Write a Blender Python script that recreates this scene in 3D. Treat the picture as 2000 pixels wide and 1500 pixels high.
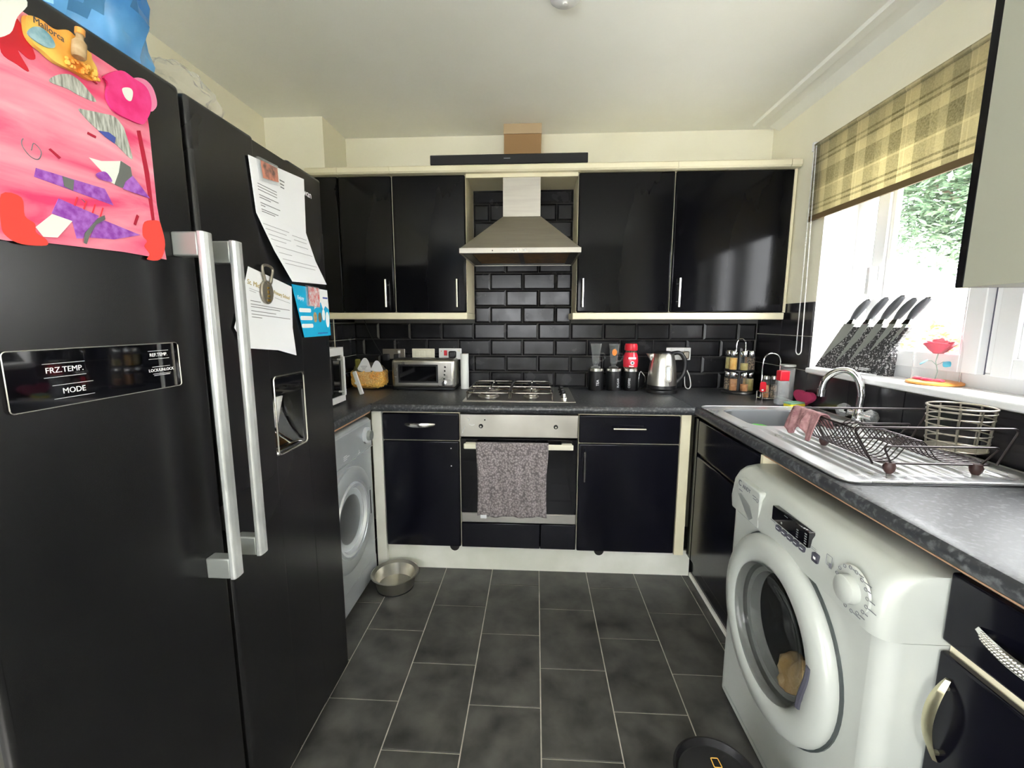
import bpy, math, random
from mathutils import Matrix, Vector
random.seed(7)
PI = math.pi
for o in list(bpy.data.objects):
    bpy.data.objects.remove(o)
scene = bpy.context.scene
COL = scene.collection

# ---------------------------------------------------------------- camera
FPX = 841.125
cam_data = bpy.data.cameras.new('camera')
cam_data.sensor_width = 36.0
cam_data.lens = FPX / 2000 * 36.0
cam_data.clip_start = 0.02
cam = bpy.data.objects.new('camera', cam_data)
COL.objects.link(cam)
YAW, PITCH, ROLL = 0.0546, -0.1437, 0.001
fw = Vector((-math.sin(YAW), math.cos(YAW), 0))
rt = Vector((math.cos(YAW), math.sin(YAW), 0))
up = Vector((0, 0, 1))
fw2 = fw * math.cos(PITCH) + up * math.sin(PITCH)
up2 = up * math.cos(PITCH) - fw * math.sin(PITCH)
rt2 = rt * math.cos(ROLL) + up2 * math.sin(ROLL)
up3 = up2 * math.cos(ROLL) - rt * math.sin(ROLL)
cm = Matrix((rt2, up3, -fw2)).transposed().to_4x4()
cm.translation = Vector((0.0819, -2.7106, 1.3239))
cam.matrix_world = cm
scene.camera = cam

# ---------------------------------------------------------------- world and exposure
world = bpy.data.worlds.new('world')
scene.world = world
world.use_nodes = True
bg = world.node_tree.nodes['Background']
bg.inputs['Color'].default_value = (0.96, 0.98, 1.0, 1)
bg.inputs['Strength'].default_value = 3.2
sd = bpy.data.lights.new('sun', 'SUN')
sd.energy = 6.0
sd.angle = math.radians(12)
sd.color = (1.0, 0.96, 0.88)
sun = bpy.data.objects.new('sun', sd)
COL.objects.link(sun)
sun.rotation_euler = (math.radians(38), math.radians(14), 0)
vs = scene.view_settings
vs.view_transform = 'Standard'
vs.look = 'None'
vs.exposure = 2.55
vs.gamma = 1.0
vs.use_curve_mapping = False

# ---------------------------------------------------------------- materials
MATS = {}
def newmat(name):
    m = bpy.data.materials.new(name)
    m.use_nodes = True
    MATS[name] = m
    nt = m.node_tree
    return m, nt, nt.nodes['Principled BSDF']
def rgb(c):
    return (c[0], c[1], c[2], 1)
def S(b, k, v):
    if k in b.inputs:
        b.inputs[k].default_value = v
def plain(name, c, rough=.5, metal=0, spec=None, coat=0, trans=0, alpha=1, ior=None, emis=None, coatr=.05):
    m, nt, b = newmat(name)
    S(b, 'Base Color', rgb(c)); S(b, 'Roughness', rough); S(b, 'Metallic', metal)
    if spec is not None: S(b, 'Specular IOR Level', spec)
    if coat: S(b, 'Coat Weight', coat); S(b, 'Coat Roughness', coatr)
    if trans: S(b, 'Transmission Weight', trans)
    if ior: S(b, 'IOR', ior)
    if alpha < 1: S(b, 'Alpha', alpha)
    if emis: S(b, 'Emission Color', rgb(emis[0])); S(b, 'Emission Strength', emis[1])
    return m
def noisy(name, c1, c2, scale=8, rough=.5, r2=None, metal=0, bump=0, bscale=None, detail=6, stretch=(1, 1, 1), lo=.35, hi=.65, coat=0, dist=0, spec=None, bdist=.01, world=False):
    """two-colour noise material with optional roughness variation and relief"""
    m, nt, b = newmat(name)
    N, L = nt.nodes, nt.links
    tc = N.new('ShaderNodeTexCoord'); mp = N.new('ShaderNodeMapping')
    mp.inputs['Scale'].default_value = stretch
    if world:
        ge = N.new('ShaderNodeNewGeometry'); L.new(ge.outputs['Position'], mp.inputs['Vector'])
    else:
        L.new(tc.outputs['Object'], mp.inputs['Vector'])
    nz = N.new('ShaderNodeTexNoise'); nz.inputs['Scale'].default_value = scale; nz.inputs['Detail'].default_value = detail
    nz.inputs['Distortion'].default_value = dist
    L.new(mp.outputs['Vector'], nz.inputs['Vector'])
    cr = N.new('ShaderNodeValToRGB')
    cr.color_ramp.elements[0].position = lo; cr.color_ramp.elements[0].color = rgb(c1)
    cr.color_ramp.elements[1].position = hi; cr.color_ramp.elements[1].color = rgb(c2)
    L.new(nz.outputs['Fac'], cr.inputs['Fac']); L.new(cr.outputs['Color'], b.inputs['Base Color'])
    S(b, 'Roughness', rough); S(b, 'Metallic', metal)
    if spec is not None: S(b, 'Specular IOR Level', spec)
    if coat: S(b, 'Coat Weight', coat); S(b, 'Coat Roughness', .06)
    if r2 is not None:
        mr = N.new('ShaderNodeMapRange')
        mr.inputs['From Min'].default_value = .3; mr.inputs['From Max'].default_value = .7
        mr.inputs['To Min'].default_value = rough; mr.inputs['To Max'].default_value = r2
        L.new(nz.outputs['Fac'], mr.inputs['Value']); L.new(mr.outputs['Result'], b.inputs['Roughness'])
    if bump:
        n2 = nz
        if bscale:
            n2 = N.new('ShaderNodeTexNoise'); n2.inputs['Scale'].default_value = bscale; n2.inputs['Detail'].default_value = 4
            L.new(mp.outputs['Vector'], n2.inputs['Vector'])
        bp = N.new('ShaderNodeBump'); bp.inputs['Strength'].default_value = bump; bp.inputs['Distance'].default_value = bdist
        L.new(n2.outputs['Fac'], bp.inputs['Height']); L.new(bp.outputs['Normal'], b.inputs['Normal'])
    return m
def film(name, c, fac=.35, rough=.12, edge=.6):
    """thin clear plastic or glass: mostly see-through with a glossy skin"""
    m = bpy.data.materials.new(name); m.use_nodes = True; MATS[name] = m
    nt = m.node_tree; N, L = nt.nodes, nt.links
    b = N['Principled BSDF']; out = N['Material Output']
    S(b, 'Base Color', rgb(c)); S(b, 'Roughness', rough); S(b, 'Specular IOR Level', .8)
    tr = N.new('ShaderNodeBsdfTransparent'); mx = N.new('ShaderNodeMixShader'); lw = N.new('ShaderNodeLayerWeight')
    lw.inputs['Blend'].default_value = .5
    pw = N.new('ShaderNodeMath'); pw.operation = 'POWER'; pw.inputs[1].default_value = 4.0
    ad = N.new('ShaderNodeMath'); ad.operation = 'MULTIPLY_ADD'; ad.inputs[1].default_value = edge; ad.inputs[2].default_value = fac; ad.use_clamp = True
    L.new(lw.outputs['Facing'], pw.inputs[0]); L.new(pw.outputs['Value'], ad.inputs[0])
    L.new(ad.outputs['Value'], mx.inputs['Fac'])
    L.new(tr.outputs['BSDF'], mx.inputs[1]); L.new(b.outputs['BSDF'], mx.inputs[2])
    L.new(mx.outputs['Shader'], out.inputs['Surface'])
    return m

noisy('wall_paint', (.87, .835, .66), (.90, .865, .70), 3, .7, bump=.05, bscale=60)
noisy('wall_dimmed_grey', (.50, .50, .46), (.54, .54, .50), 3, .7, bump=.05, bscale=60)  # unseen near wall, darkened so the gloss doors reflect less light
noisy('ceiling_paint', (.88, .88, .80), (.94, .94, .87), 1.3, .75, bump=.04, bscale=50)
noisy('cream', (.80, .74, .52), (.85, .79, .58), 5, .45)
noisy('white_trim', (.78, .77, .68), (.86, .85, .78), 6, .5)
noisy('plinth_white', (.72, .73, .63), (.84, .84, .76), 5, .5)
noisy('black_gloss', (.003, .003, .004), (.005, .005, .006), 4, .06, r2=.15, stretch=(1, 1, .25), spec=.17)
noisy('black_base', (.003, .003, .006), (.006, .006, .010), 4, .14, r2=.24, stretch=(1, 1, .25), spec=.28)
noisy('fridge_black', (.008, .008, .009), (.010, .010, .011), 3, .25, r2=.28, detail=2)
plain('panel_gloss', (.004, .004, .006), .03, coat=.6)
noisy('tile_black', (.009, .009, .010), (.016, .016, .018), 9, .16, r2=.30, spec=.26, world=True)
noisy('tile_wall_right', (.012, .011, .014), (.016, .015, .018), 3, .22, r2=.27, detail=2)
noisy('grout_wall', (.06, .06, .058), (.16, .155, .14), 3, .85)
noisy('floor_tile', (.018, .018, .017), (.115, .112, .100), 10, .30, r2=.44, detail=8, lo=.22, hi=.80, bump=.05, bscale=40, dist=.2, world=True)
noisy('floor_grout', (.46, .42, .36), (.62, .57, .50), 20, .8)
noisy('worktop', (.026, .028, .032), (.150, .158, .162), 75, .34, r2=.46, detail=5, lo=.50, hi=.72, bump=.02, bscale=200, spec=.7)
plain('chipboard', (.42, .25, .15), .9)
noisy('steel', (.52, .50, .46), (.60, .58, .53), 5, .26, r2=.38, metal=1, stretch=(1, 30, 1))
noisy('hood_steel', (.40, .375, .33), (.46, .435, .385), 4, .46, r2=.54, metal=1, stretch=(1, 1, 14))
noisy('sink_steel', (.74, .75, .76), (.80, .81, .82), 4, .26, r2=.32, metal=.72, detail=2)
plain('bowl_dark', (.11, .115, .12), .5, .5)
plain('panel_shaded', (.32, .32, .255), .5)  # cream cabinet side with its shade mixed into the colour
plain('chrome', (.85, .86, .87), .05, 1)
plain('handle_steel', (.80, .79, .74), .22, 1)
plain('handle_brass', (.62, .58, .40), .35, 1)
noisy('fridge_handle', (.52, .54, .54), (.80, .82, .82), 22, .34, metal=.55, stretch=(1, 1, .35), lo=.4, hi=.7)
plain('bracket_grey', (.36, .38, .36), .4, .5)
plain('white_plastic', (.80, .80, .78), .35)
noisy('wm_white', (.43, .45, .415), (.47, .49, .455), 3, .3, coat=.2)
plain('wm_grey', (.05, .06, .06), .4)
noisy('dryer_silver', (.46, .49, .51), (.52, .55, .57), 4, .32, metal=.4)
plain('dryer_light', (.66, .69, .72), .25, .3)
plain('black_plastic', (.010, .010, .011), .35)
plain('black_matt', (.008, .008, .009), .7)
plain('dark_void', (.004, .004, .004), .9)
plain('dark_glass', (.004, .004, .005), .05, spec=.3)
film('glass', (.9, .95, .95), .04, .02)
film('dome_glass', (.9, .95, .95), .05, .02, .9)
film('window_glass', (.9, .95, .95), .02, .01)
film('clear_plastic', (.80, .84, .86), .16, .1)
film('film_bag', (.80, .78, .72), .14, .12)
film('smoke_glass', (.02, .022, .022), .30, .04)
noisy('blue_bag', (.05, .24, .62), (.16, .45, .85), 9, .28, lo=.35, hi=.6)
noisy('brown_bag', (.35, .13, .05), (.62, .42, .30), 12, .35)
plain('cardboard', (.36, .21, .09), .75)
plain('cardboard_light', (.50, .37, .22), .75)
plain('hob_steel', (.58, .56, .50), .3, 1)
plain('cast_iron', (.05, .045, .042), .5, .3)
plain('wire_silver', (.62, .58, .52), .25, 1)
plain('wire_bronze', (.045, .036, .036), .3, .6)
plain('wire_pale', (.46, .43, .36), .3, .8)
plain('foot_rubber', (.045, .018, .016), .5)
plain('red', (.72, .02, .04), .35)
plain('red_label', (.80, .03, .06), .25, coat=.4)
plain('pink_sponge', (.42, .03, .11), .9)
plain('yellow_sponge', (.80, .68, .03), .9)
plain('green_scour', (.22, .42, .28), .95)
plain('green_cup', (.16, .72, .10), .4)
noisy('cloth_pink', (.26, .12, .13), (.40, .22, .22), 60, .95, bump=.4, bscale=150)
noisy('pasta', (.90, .40, .04), (.98, .66, .16), 20, .6)
plain('olive', (.16, .15, .02), .5)
plain('paper', (.83, .84, .88), .6)
plain('ink', (.16, .16, .18), .8)
plain('ink_pale', (.42, .42, .46), .8)
plain('gold_ink', (.45, .34, .10), .6)
plain('print_white', (.85, .86, .88), .5)
plain('text_dark', (.06, .06, .08), .6)
noisy('painting_pink', (.80, .045, .17), (.90, .43, .52), 9, .7, stretch=(1, .5, 2.2), detail=6, lo=.33, hi=.68, dist=.8)
noisy('purple', (.26, .04, .40), (.44, .16, .62), 90, .8)
plain('red_paper', (.82, .06, .045), .7)
plain('dark_red', (.45, .0, .03), .5)
plain('crimson', (.68, .01, .03), .6)
noisy('pink_felt', (.78, .02, .19), (.86, .06, .28), 30, .9)
plain('pale_pink', (.78, .22, .40), .7)
noisy('grey_drawing', (.22, .23, .20), (.62, .64, .60), 40, .8, stretch=(1, 6, 1))
plain('grey_dark', (.14, .15, .14), .8)
plain('white_paper', (.80, .82, .78), .6)
plain('blue_ink', (.06, .09, .38), .7)
noisy('magnet_orange', (.86, .22, .02), (.86, .62, .12), 14, .5)
noisy('magnet_blue', (.10, .28, .38), (.34, .52, .58), 60, .5)
noisy('sand', (.36, .23, .10), (.52, .38, .22), 80, .6)
plain('card_blue', (.01, .42, .72), .4)
noisy('photo_print', (.06, .06, .06), (.62, .25, .18), 45, .3, lo=.35, hi=.6)
noisy('magnet_print', (.62, .06, .06), (.72, .72, .74), 80, .4)
plain('bronze', (.34, .31, .26), .35, .9)
plain('gold', (.72, .50, .14), .25, 1)
noisy('block_speckle', (.03, .03, .033), (.60, .60, .60), 150, .4, detail=3, lo=.52, hi=.66)
plain('knife_grey', (.085, .09, .10), .3)
plain('rose_red', (.66, .01, .07), .35)
plain('leaf_blue', (.02, .42, .62), .4)
plain('stem', (.25, .38, .32), .5)
plain('orange_wood', (.70, .30, .06), .45)
plain('upvc', (.86, .87, .88), .3)
plain('gasket', (.10, .10, .14), .7)
noisy('foliage', (.035, .085, .045), (.13, .20, .11), 30, .7)
noisy('foliage_yellow', (.20, .19, .03), (.40, .36, .10), 30, .7)
plain('bark', (.16, .12, .08), .9)
noisy('garden_brick', (.22, .18, .10), (.40, .35, .24), 14, .9)
noisy('paving', (.46, .45, .42), (.60, .58, .54), 6, .9)
noisy('spice_yellow', (.66, .36, .07), (.78, .52, .16), 40, .7)
noisy('spice_olive', (.34, .28, .08), (.46, .38, .14), 60, .8)
noisy('spice_brown', (.30, .12, .04), (.46, .22, .08), 60, .8)
noisy('peppercorn', (.03, .02, .012), (.28, .20, .13), 120, .7, lo=.45, hi=.6)
plain('cream_plastic', (.78, .75, .60), .4)
plain('brown_bar', (.16, .11, .05), .6)
noisy('filter_brown', (.16, .075, .02), (.34, .18, .05), 30, .4, metal=.4)
noisy('laundry_tan', (.36, .23, .08), (.60, .45, .24), 14, .95, bump=.5, bscale=30)
plain('laundry_dark', (.03, .035, .04), .9)
plain('drum', (.17, .175, .18), .35, .9)

def towel_mat():
    m, nt, b = newmat('towel_grey'); N, L = nt.nodes, nt.links
    tc = N.new('ShaderNodeTexCoord')
    vo = N.new('ShaderNodeTexVoronoi'); vo.inputs['Scale'].default_value = 100
    L.new(tc.outputs['Object'], vo.inputs['Vector'])
    cr = N.new('ShaderNodeValToRGB')
    cr.color_ramp.elements[0].position = .1; cr.color_ramp.elements[0].color = (.42, .37, .37, 1)
    cr.color_ramp.elements[1].position = .75; cr.color_ramp.elements[1].color = (.15, .13, .135, 1)
    L.new(vo.outputs['Distance'], cr.inputs['Fac']); L.new(cr.outputs['Color'], b.inputs['Base Color'])
    bp = N.new('ShaderNodeBump'); bp.inputs['Strength'].default_value = .8; bp.inputs['Distance'].default_value = .004; bp.invert = True
    L.new(vo.outputs['Distance'], bp.inputs['Height']); L.new(bp.outputs['Normal'], b.inputs['Normal'])
    S(b, 'Roughness', .95)
towel_mat()

def plaid_mat():
    """woven tartan blind cloth that lets some daylight through"""
    m = bpy.data.materials.new('plaid'); m.use_nodes = True; MATS['plaid'] = m
    nt = m.node_tree; N, L = nt.nodes, nt.links
    b = N['Principled BSDF']; out = N['Material Output']
    tc = N.new('ShaderNodeTexCoord'); sx = N.new('ShaderNodeSeparateXYZ'); L.new(tc.outputs['Object'], sx.inputs['Vector'])
    def bands(sock, period, shift, stops):
        a = N.new('ShaderNodeMath'); a.operation = 'MULTIPLY_ADD'; a.inputs[1].default_value = 1 / period; a.inputs[2].default_value = shift
        f = N.new('ShaderNodeMath'); f.operation = 'FRACT'
        L.new(sock, a.inputs[0]); L.new(a.outputs[0], f.inputs[0])
        cr = N.new('ShaderNodeValToRGB'); cr.color_ramp.interpolation = 'CONSTANT'
        el = cr.color_ramp.elements
        el[0].position = 0; el[0].color = (stops[0][1],) * 3 + (1,)
        el[1].position = stops[1][0]; el[1].color = (stops[1][1],) * 3 + (1,)
        for p_, v_ in stops[2:]:
            e = el.new(p_); e.color = (v_,) * 3 + (1,)
        L.new(f.outputs[0], cr.inputs['Fac'])
        return cr.outputs['Color']
    v = bands(sx.outputs['Y'], .235, .1, [(0, .45), (.22, .80), (.38, 1.0), (.40, .80), (.46, 1.0), (.48, .45), (.72, .78), (.86, .6)])
    h = bands(sx.outputs['Z'], .21, .35, [(0, .5), (.30, .85), (.50, .35), (.54, .8), (.60, .35), (.64, .75), (.90, 1.0), (.94, .6)])
    ad = N.new('ShaderNodeMixRGB'); ad.blend_type = 'MIX'; ad.inputs['Fac'].default_value = .5
    L.new(v, ad.inputs[1]); L.new(h, ad.inputs[2])
    nz = N.new('ShaderNodeTexNoise'); nz.inputs['Scale'].default_value = 160
    L.new(tc.outputs['Object'], nz.inputs['Vector'])
    mu = N.new('ShaderNodeMixRGB'); mu.blend_type = 'OVERLAY'; mu.inputs['Fac'].default_value = .55
    L.new(ad.outputs[0], mu.inputs[1]); L.new(nz.outputs['Fac'], mu.inputs[2])
    cr = N.new('ShaderNodeValToRGB')
    cr.color_ramp.elements[0].position = .25; cr.color_ramp.elements[0].color = (.20, .182, .105, 1)
    cr.color_ramp.elements[1].position = .95; cr.color_ramp.elements[1].color = (.66, .61, .42, 1)
    L.new(mu.outputs[0], cr.inputs['Fac'])
    L.new(cr.outputs['Color'], b.inputs['Base Color']); S(b, 'Roughness', .9)
    tl = N.new('ShaderNodeBsdfTranslucent'); L.new(cr.outputs['Color'], tl.inputs['Color'])
    mx = N.new('ShaderNodeMixShader'); mx.inputs['Fac'].default_value = .6
    L.new(b.outputs['BSDF'], mx.inputs[1]); L.new(tl.outputs['BSDF'], mx.inputs[2]); L.new(mx.outputs['Shader'], out.inputs['Surface'])
plaid_mat()

# ---------------------------------------------------------------- helpers
ORG = {}
def tag(o, label=None, cat=None, group=None, kind=None):
    if label: o['label'] = label
    if cat: o['category'] = cat
    if group: o['group'] = group
    if kind: o['kind'] = kind
    return o
def thing(name, label, cat, loc=(0, 0, 0), rotz=0, group=None):
    o = bpy.data.objects.new(name, None); COL.objects.link(o)
    o.empty_display_size = .05
    o.location = loc; o.rotation_euler = (0, 0, rotz)
    ORG[o.name] = Vector(loc)
    return tag(o, label, cat, group)

class MB:
    """collects vertices and faces; build() links them as one mesh object"""
    def __init__(s):
        s.v = []; s.f = []; s.xf = None
    def add(s, vs, fs):
        n = len(s.v)
        for p in vs:
            p = Vector(p)
            s.v.append(s.xf @ p if s.xf else p)
        s.f += [tuple(i + n for i in f) for f in fs]
        return s
    def box(s, x0, x1, y0, y1, z0, z1):
        x0, x1 = min(x0, x1), max(x0, x1); y0, y1 = min(y0, y1), max(y0, y1); z0, z1 = min(z0, z1), max(z0, z1)
        return s.add([(x0, y0, z0), (x1, y0, z0), (x1, y1, z0), (x0, y1, z0), (x0, y0, z1), (x1, y0, z1), (x1, y1, z1), (x0, y1, z1)],
                     [(3, 2, 1, 0), (4, 5, 6, 7), (0, 1, 5, 4), (1, 2, 6, 5), (2, 3, 7, 6), (3, 0, 4, 7)])
    def prism(s, poly, axis, a, b):
        """polygon (two coords in the order of the remaining axes) extruded along axis from a to b"""
        n = len(poly)
        def P(u, v, w):
            return {'x': (w, u, v), 'y': (u, w, v), 'z': (u, v, w)}[axis]
        vs = [P(u, v, a) for u, v in poly] + [P(u, v, b) for u, v in poly]
        fs = [tuple(range(n))[::-1], tuple(range(n, 2 * n))] + [(i, (i + 1) % n, n + (i + 1) % n, n + i) for i in range(n)]
        s.add(vs, fs)
        return s
    def lathe(s, prof, c=(0, 0, 0), axis='z', n=24, sgn=1, sq=None, caps=True):
        """profile of (radius, height) turned about an axis through c"""
        vs = []; fs = []
        for r, h in prof:
            for i in range(n):
                a = 2 * PI * i / n
                u, v = r * math.cos(a), r * math.sin(a)
                if axis == 'z': vs.append((c[0] + u, c[1] + v, c[2] + h * sgn))
                elif axis == 'x': vs.append((c[0] + h * sgn, c[1] + u, c[2] + v))
                else: vs.append((c[0] + u, c[1] + h * sgn, c[2] + v))
        m = len(prof)
        for j in range(m - 1):
            for i in range(n):
                k = (i + 1) % n
                fs.append((j * n + i, j * n + k, (j + 1) * n + k, (j + 1) * n + i))
        if caps:
            fs.append(tuple(range(n))[::-1]); fs.append(tuple((m - 1) * n + i for i in range(n)))
        return s.add(vs, fs)
    def tube(s, pts, r, n=6, closed=False):
        pts = [Vector(p) for p in pts]; m = len(pts); vs = []; fs = []
        ref = None
        for i, p in enumerate(pts):
            if closed: t = pts[(i + 1) % m] - pts[i - 1]
            else: t = pts[min(i + 1, m - 1)] - pts[max(i - 1, 0)]
            if t.length < 1e-9: t = Vector((0, 0, 1))
            t.normalize()
            if ref is None:
                ref = Vector((0, 0, 1)) if abs(t.z) < .9 else Vector((1, 0, 0))
            a = ref - t * ref.dot(t)
            if a.length < 1e-6: a = Vector((1, 0, 0)) - t * t.x
            a.normalize(); b = t.cross(a); ref = a
            for k in range(n):
                g = 2 * PI * k / n
                vs.append(p + (a * math.cos(g) + b * math.sin(g)) * r)
        for i in range(m if closed else m - 1):
            j = (i + 1) % m
            for k in range(n):
                q = (k + 1) % n
                fs.append((i * n + k, i * n + q, j * n + q, j * n + k))
        if not closed:
            fs.append(tuple(range(n))[::-1]); fs.append(tuple((m - 1) * n + k for k in range(n)))
        return s.add(vs, fs)
    def grid(s, fn, nu, nv, wrap=False):
        vs = [fn(i / nu, j / nv) for j in range(nv + 1) for i in range(nu + 1)]
        fs = [(j * (nu + 1) + i, j * (nu + 1) + i + 1, (j + 1) * (nu + 1) + i + 1, (j + 1) * (nu + 1) + i) for j in range(nv) for i in range(nu)]
        return s.add(vs, fs)
    def ball(s, c, r, n=10, m=6, sc=(1, 1, 1)):
        prof = [(max(1e-4, r * math.sin(PI * j / m)), -r * math.cos(PI * j / m)) for j in range(m + 1)]
        vs0 = len(s.v)
        sx = s.xf
        s.xf = (sx if sx else Matrix()) @ Matrix.Translation(c) @ Matrix.Diagonal((*sc, 1))
        s.lathe(prof, (0, 0, 0), 'z', n, caps=False); s.xf = sx
        return s
    def build(s, name, mat, parent=None, bev=0, smooth=40, seg=2, local=False, solid=0, sub=0, origin=None, fix=False):
        if parent is not None: org = Vector((0, 0, 0)) if local else ORG[parent.name]
        elif origin is not None: org = Vector(origin)
        else:
            xs = [p.x for p in s.v]; ys = [p.y for p in s.v]; zs = [p.z for p in s.v]
            org = Vector(((min(xs) + max(xs)) / 2, (min(ys) + max(ys)) / 2, min(zs)))
        me = bpy.data.meshes.new(name)
        me.from_pydata([tuple(p - org) for p in s.v], [], s.f)
        me.materials.append(MATS[mat] if isinstance(mat, str) else mat)
        o = bpy.data.objects.new(name, me); COL.objects.link(o)
        if parent is not None:
            o.parent = parent; ORG[o.name] = ORG[parent.name]
        else:
            o.location = org; ORG[o.name] = org
        if smooth:
            for p in me.polygons: p.use_smooth = True
            try: me.set_sharp_from_angle(angle=math.radians(smooth))
            except Exception: pass
        if fix:
            import bmesh
            bm = bmesh.new(); bm.from_mesh(me); bmesh.ops.recalc_face_normals(bm, faces=bm.faces); bm.to_mesh(me); bm.free()
        if solid:
            md = o.modifiers.new('solid', 'SOLIDIFY'); md.thickness = solid; md.offset = 0
        if sub:
            md = o.modifiers.new('sub', 'SUBSURF'); md.levels = sub; md.render_levels = sub
        if bev:
            md = o.modifiers.new('bevel', 'BEVEL'); md.width = bev; md.segments = seg; md.limit_method = 'ANGLE'; md.angle_limit = math.radians(35)
            md.harden_normals = False
        return o
def B(*a): return MB().box(*a)

def frame(right, upv, org):
    r = Vector(right).normalized(); u = Vector(upv).normalized(); n = r.cross(u)
    m = Matrix((r, u, n)).transposed().to_4x4(); m.translation = Vector(org)
    return m
F_X = ((0, 1, 0), (0, 0, 1))        # faces +x
F_NX = ((0, -1, 0), (0, 0, 1))      # faces -x
F_NY = ((1, 0, 0), (0, 0, 1))       # faces -y
def text(body, size, mat, parent, mtx, name='lettering', local=False, align='CENTER', shear=0, xs=1.0):
    cu = bpy.data.curves.new('t', 'FONT'); cu.body = body; cu.size = size; cu.align_x = align; cu.align_y = 'CENTER'; cu.shear = shear
    cu.extrude = .0002; cu.resolution_u = 3
    ob = bpy.data.objects.new('t', cu)
    me = bpy.data.meshes.new_from_object(ob)
    bpy.data.objects.remove(ob); bpy.data.curves.remove(cu)
    org = Vector((0, 0, 0)) if (local or parent is None) else ORG[parent.name]
    M4 = Matrix.Translation(-org) @ mtx @ Matrix.Diagonal((xs, 1, 1, 1))
    me.transform(M4); me.materials.clear(); me.materials.append(MATS[mat]); me.name = name
    o = bpy.data.objects.new(name, me); COL.objects.link(o)
    if parent is not None:
        o.parent = parent; ORG[o.name] = ORG[parent.name]
    return o
def rrect(u0, u1, v0, v1, r, n=5):
    pts = []
    for cu, cv, a0 in ((u1 - r, v0 + r, -90), (u1 - r, v1 - r, 0), (u0 + r, v1 - r, 90), (u0 + r, v0 + r, 180)):
        for i in range(n + 1):
            a = math.radians(a0 + 90 * i / n); pts.append((cu + r * math.cos(a), cv + r * math.sin(a)))
    return pts
def circ(c, r, n=20, ax='xy', z=0, a0=0, a1=360):
    out = []
    for i in range(n + 1 if a1 - a0 < 360 else n):
        a = math.radians(a0 + (a1 - a0) * i / n); u, v = r * math.cos(a), r * math.sin(a)
        out.append({'xy': (c[0] + u, c[1] + v, c[2]), 'yz': (c[0], c[1] + u, c[2] + v), 'xz': (c[0] + u, c[1], c[2] + v)}[ax])
    return out
def arc(p0, p1, p2, n=10):
    p0, p1, p2 = Vector(p0), Vector(p1), Vector(p2)
    return [p0 * (1 - t) ** 2 + p1 * 2 * t * (1 - t) + p2 * t * t for t in [i / n for i in range(n + 1)]]
def fillet(pts, r, n=4, closed=False):
    pts = [Vector(p) for p in pts]; out = []; m = len(pts)
    for i, p in enumerate(pts):
        if not closed and i in (0, m - 1): out.append(p); continue
        a = pts[i - 1] - p; b = pts[(i + 1) % m] - p
        ra = min(r, a.length * .45); rb = min(r, b.length * .45)
        out += arc(p + a.normalized() * ra, p, p + b.normalized() * rb, n)
    return out
def copy_tree(o, parent=None):
    c = o.copy(); COL.objects.link(c); c.parent = parent
    ORG[c.name] = ORG.get(o.name, Vector((0, 0, 0)))
    for ch in o.children: copy_tree(ch, c)
    return c
def inst(src, name, parent, loc):
    """a further copy of a small piece, sharing its mesh"""
    o = bpy.data.objects.new(name, src.data); COL.objects.link(o); o.parent = parent; o.location = Vector(loc) - ORG[parent.name]
    return o
def structure(o): o['kind'] = 'structure'; return o

# ================================================================ ROOM SHELL
XL, XR, ZC = -1.393, 1.425, 2.41
YN = -4.4
floor = structure(B(XL - .1, XR + .23, YN - .1, .15, -.1, -.003).build('floor', 'floor_grout', origin=(0, 0, -.1)))
ceiling = structure(B(XL - .1, XR + .23, YN - .1, .15, ZC, ZC + .1).build('ceiling', 'ceiling_paint'))
wall_back = structure(B(XL - .1, XR + .23, 0, .15, 0, ZC).build('wall_back', 'wall_paint', origin=(0, 0, 0)))
wl = MB(); wl.box(XL - .1, XL, -3.1, 0, 0, ZC); wl.box(XL - .1, XL, YN, -4.0, 0, ZC); wl.box(XL - .1, XL, -4.0, -3.1, 2.1, ZC)
wall_left = structure(wl.build('wall_left', 'wall_paint'))
WY0, WY1, WZ0, WZ1 = -1.75, -.53, 1.085, 2.15      # window opening
wr = MB()
wr.box(XR, XR + .23, WY1, 0, 0, ZC); wr.box(XR, XR + .23, YN, WY0, 0, ZC)
wr.box(XR, XR + .23, WY0, WY1, 0, WZ0); wr.box(XR, XR + .23, WY0, WY1, WZ1, ZC)
wall_right = structure(wr.build('wall_right', 'wall_paint', origin=(XR, 0, 0)))
wn = MB()
wn.box(XL - .1, -.8, YN - .1, YN, 0, ZC); wn.box(.8, XR + .23, YN - .1, YN, 0, ZC); wn.box(-.8, .8, YN - .1, YN, 0, 1.0); wn.box(-.8, .8, YN - .1, YN, 1.95, ZC)
structure(wn.build('wall_near', 'wall_dimmed_grey'))
dr = MB()  # unseen glazed door in the left wall, added for side fill light
for y0, y1 in ((-4.0, -3.93), (-3.17, -3.1)): dr.box(XL - .08, XL - .02, y0, y1, 0, 2.1)
for z0, z1 in ((0, .12), (2.03, 2.1)): dr.box(XL - .08, XL - .02, -3.93, -3.17, z0, z1)
w2 = MB()  # unseen window behind the camera, added to supply fill light
for x0, x1 in ((-.8, -.73), (-.035, .035), (.73, .8)): w2.box(x0, x1, YN - .08, YN - .02, 1.0, 1.95)
for z0, z1 in ((1.0, 1.07), (1.88, 1.95)): w2.box(-.73, .73, YN - .08, YN - .02, z0, z1)
fill_win = structure(w2.build('added_fill_window', 'upvc'))
for x0, x1 in ((-.73, -.035), (.035, .73)): B(x0, x1, YN - .055, YN - .045, 1.07, 1.88).build('pane', 'window_glass', fill_win)
fill_door = structure(dr.build('added_fill_door', 'upvc'))
for y0, y1 in ((-3.93, -3.17),): B(XL - .055, XL - .045, y0, y1, .12, 2.03).build('pane', 'window_glass', fill_door)
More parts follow.
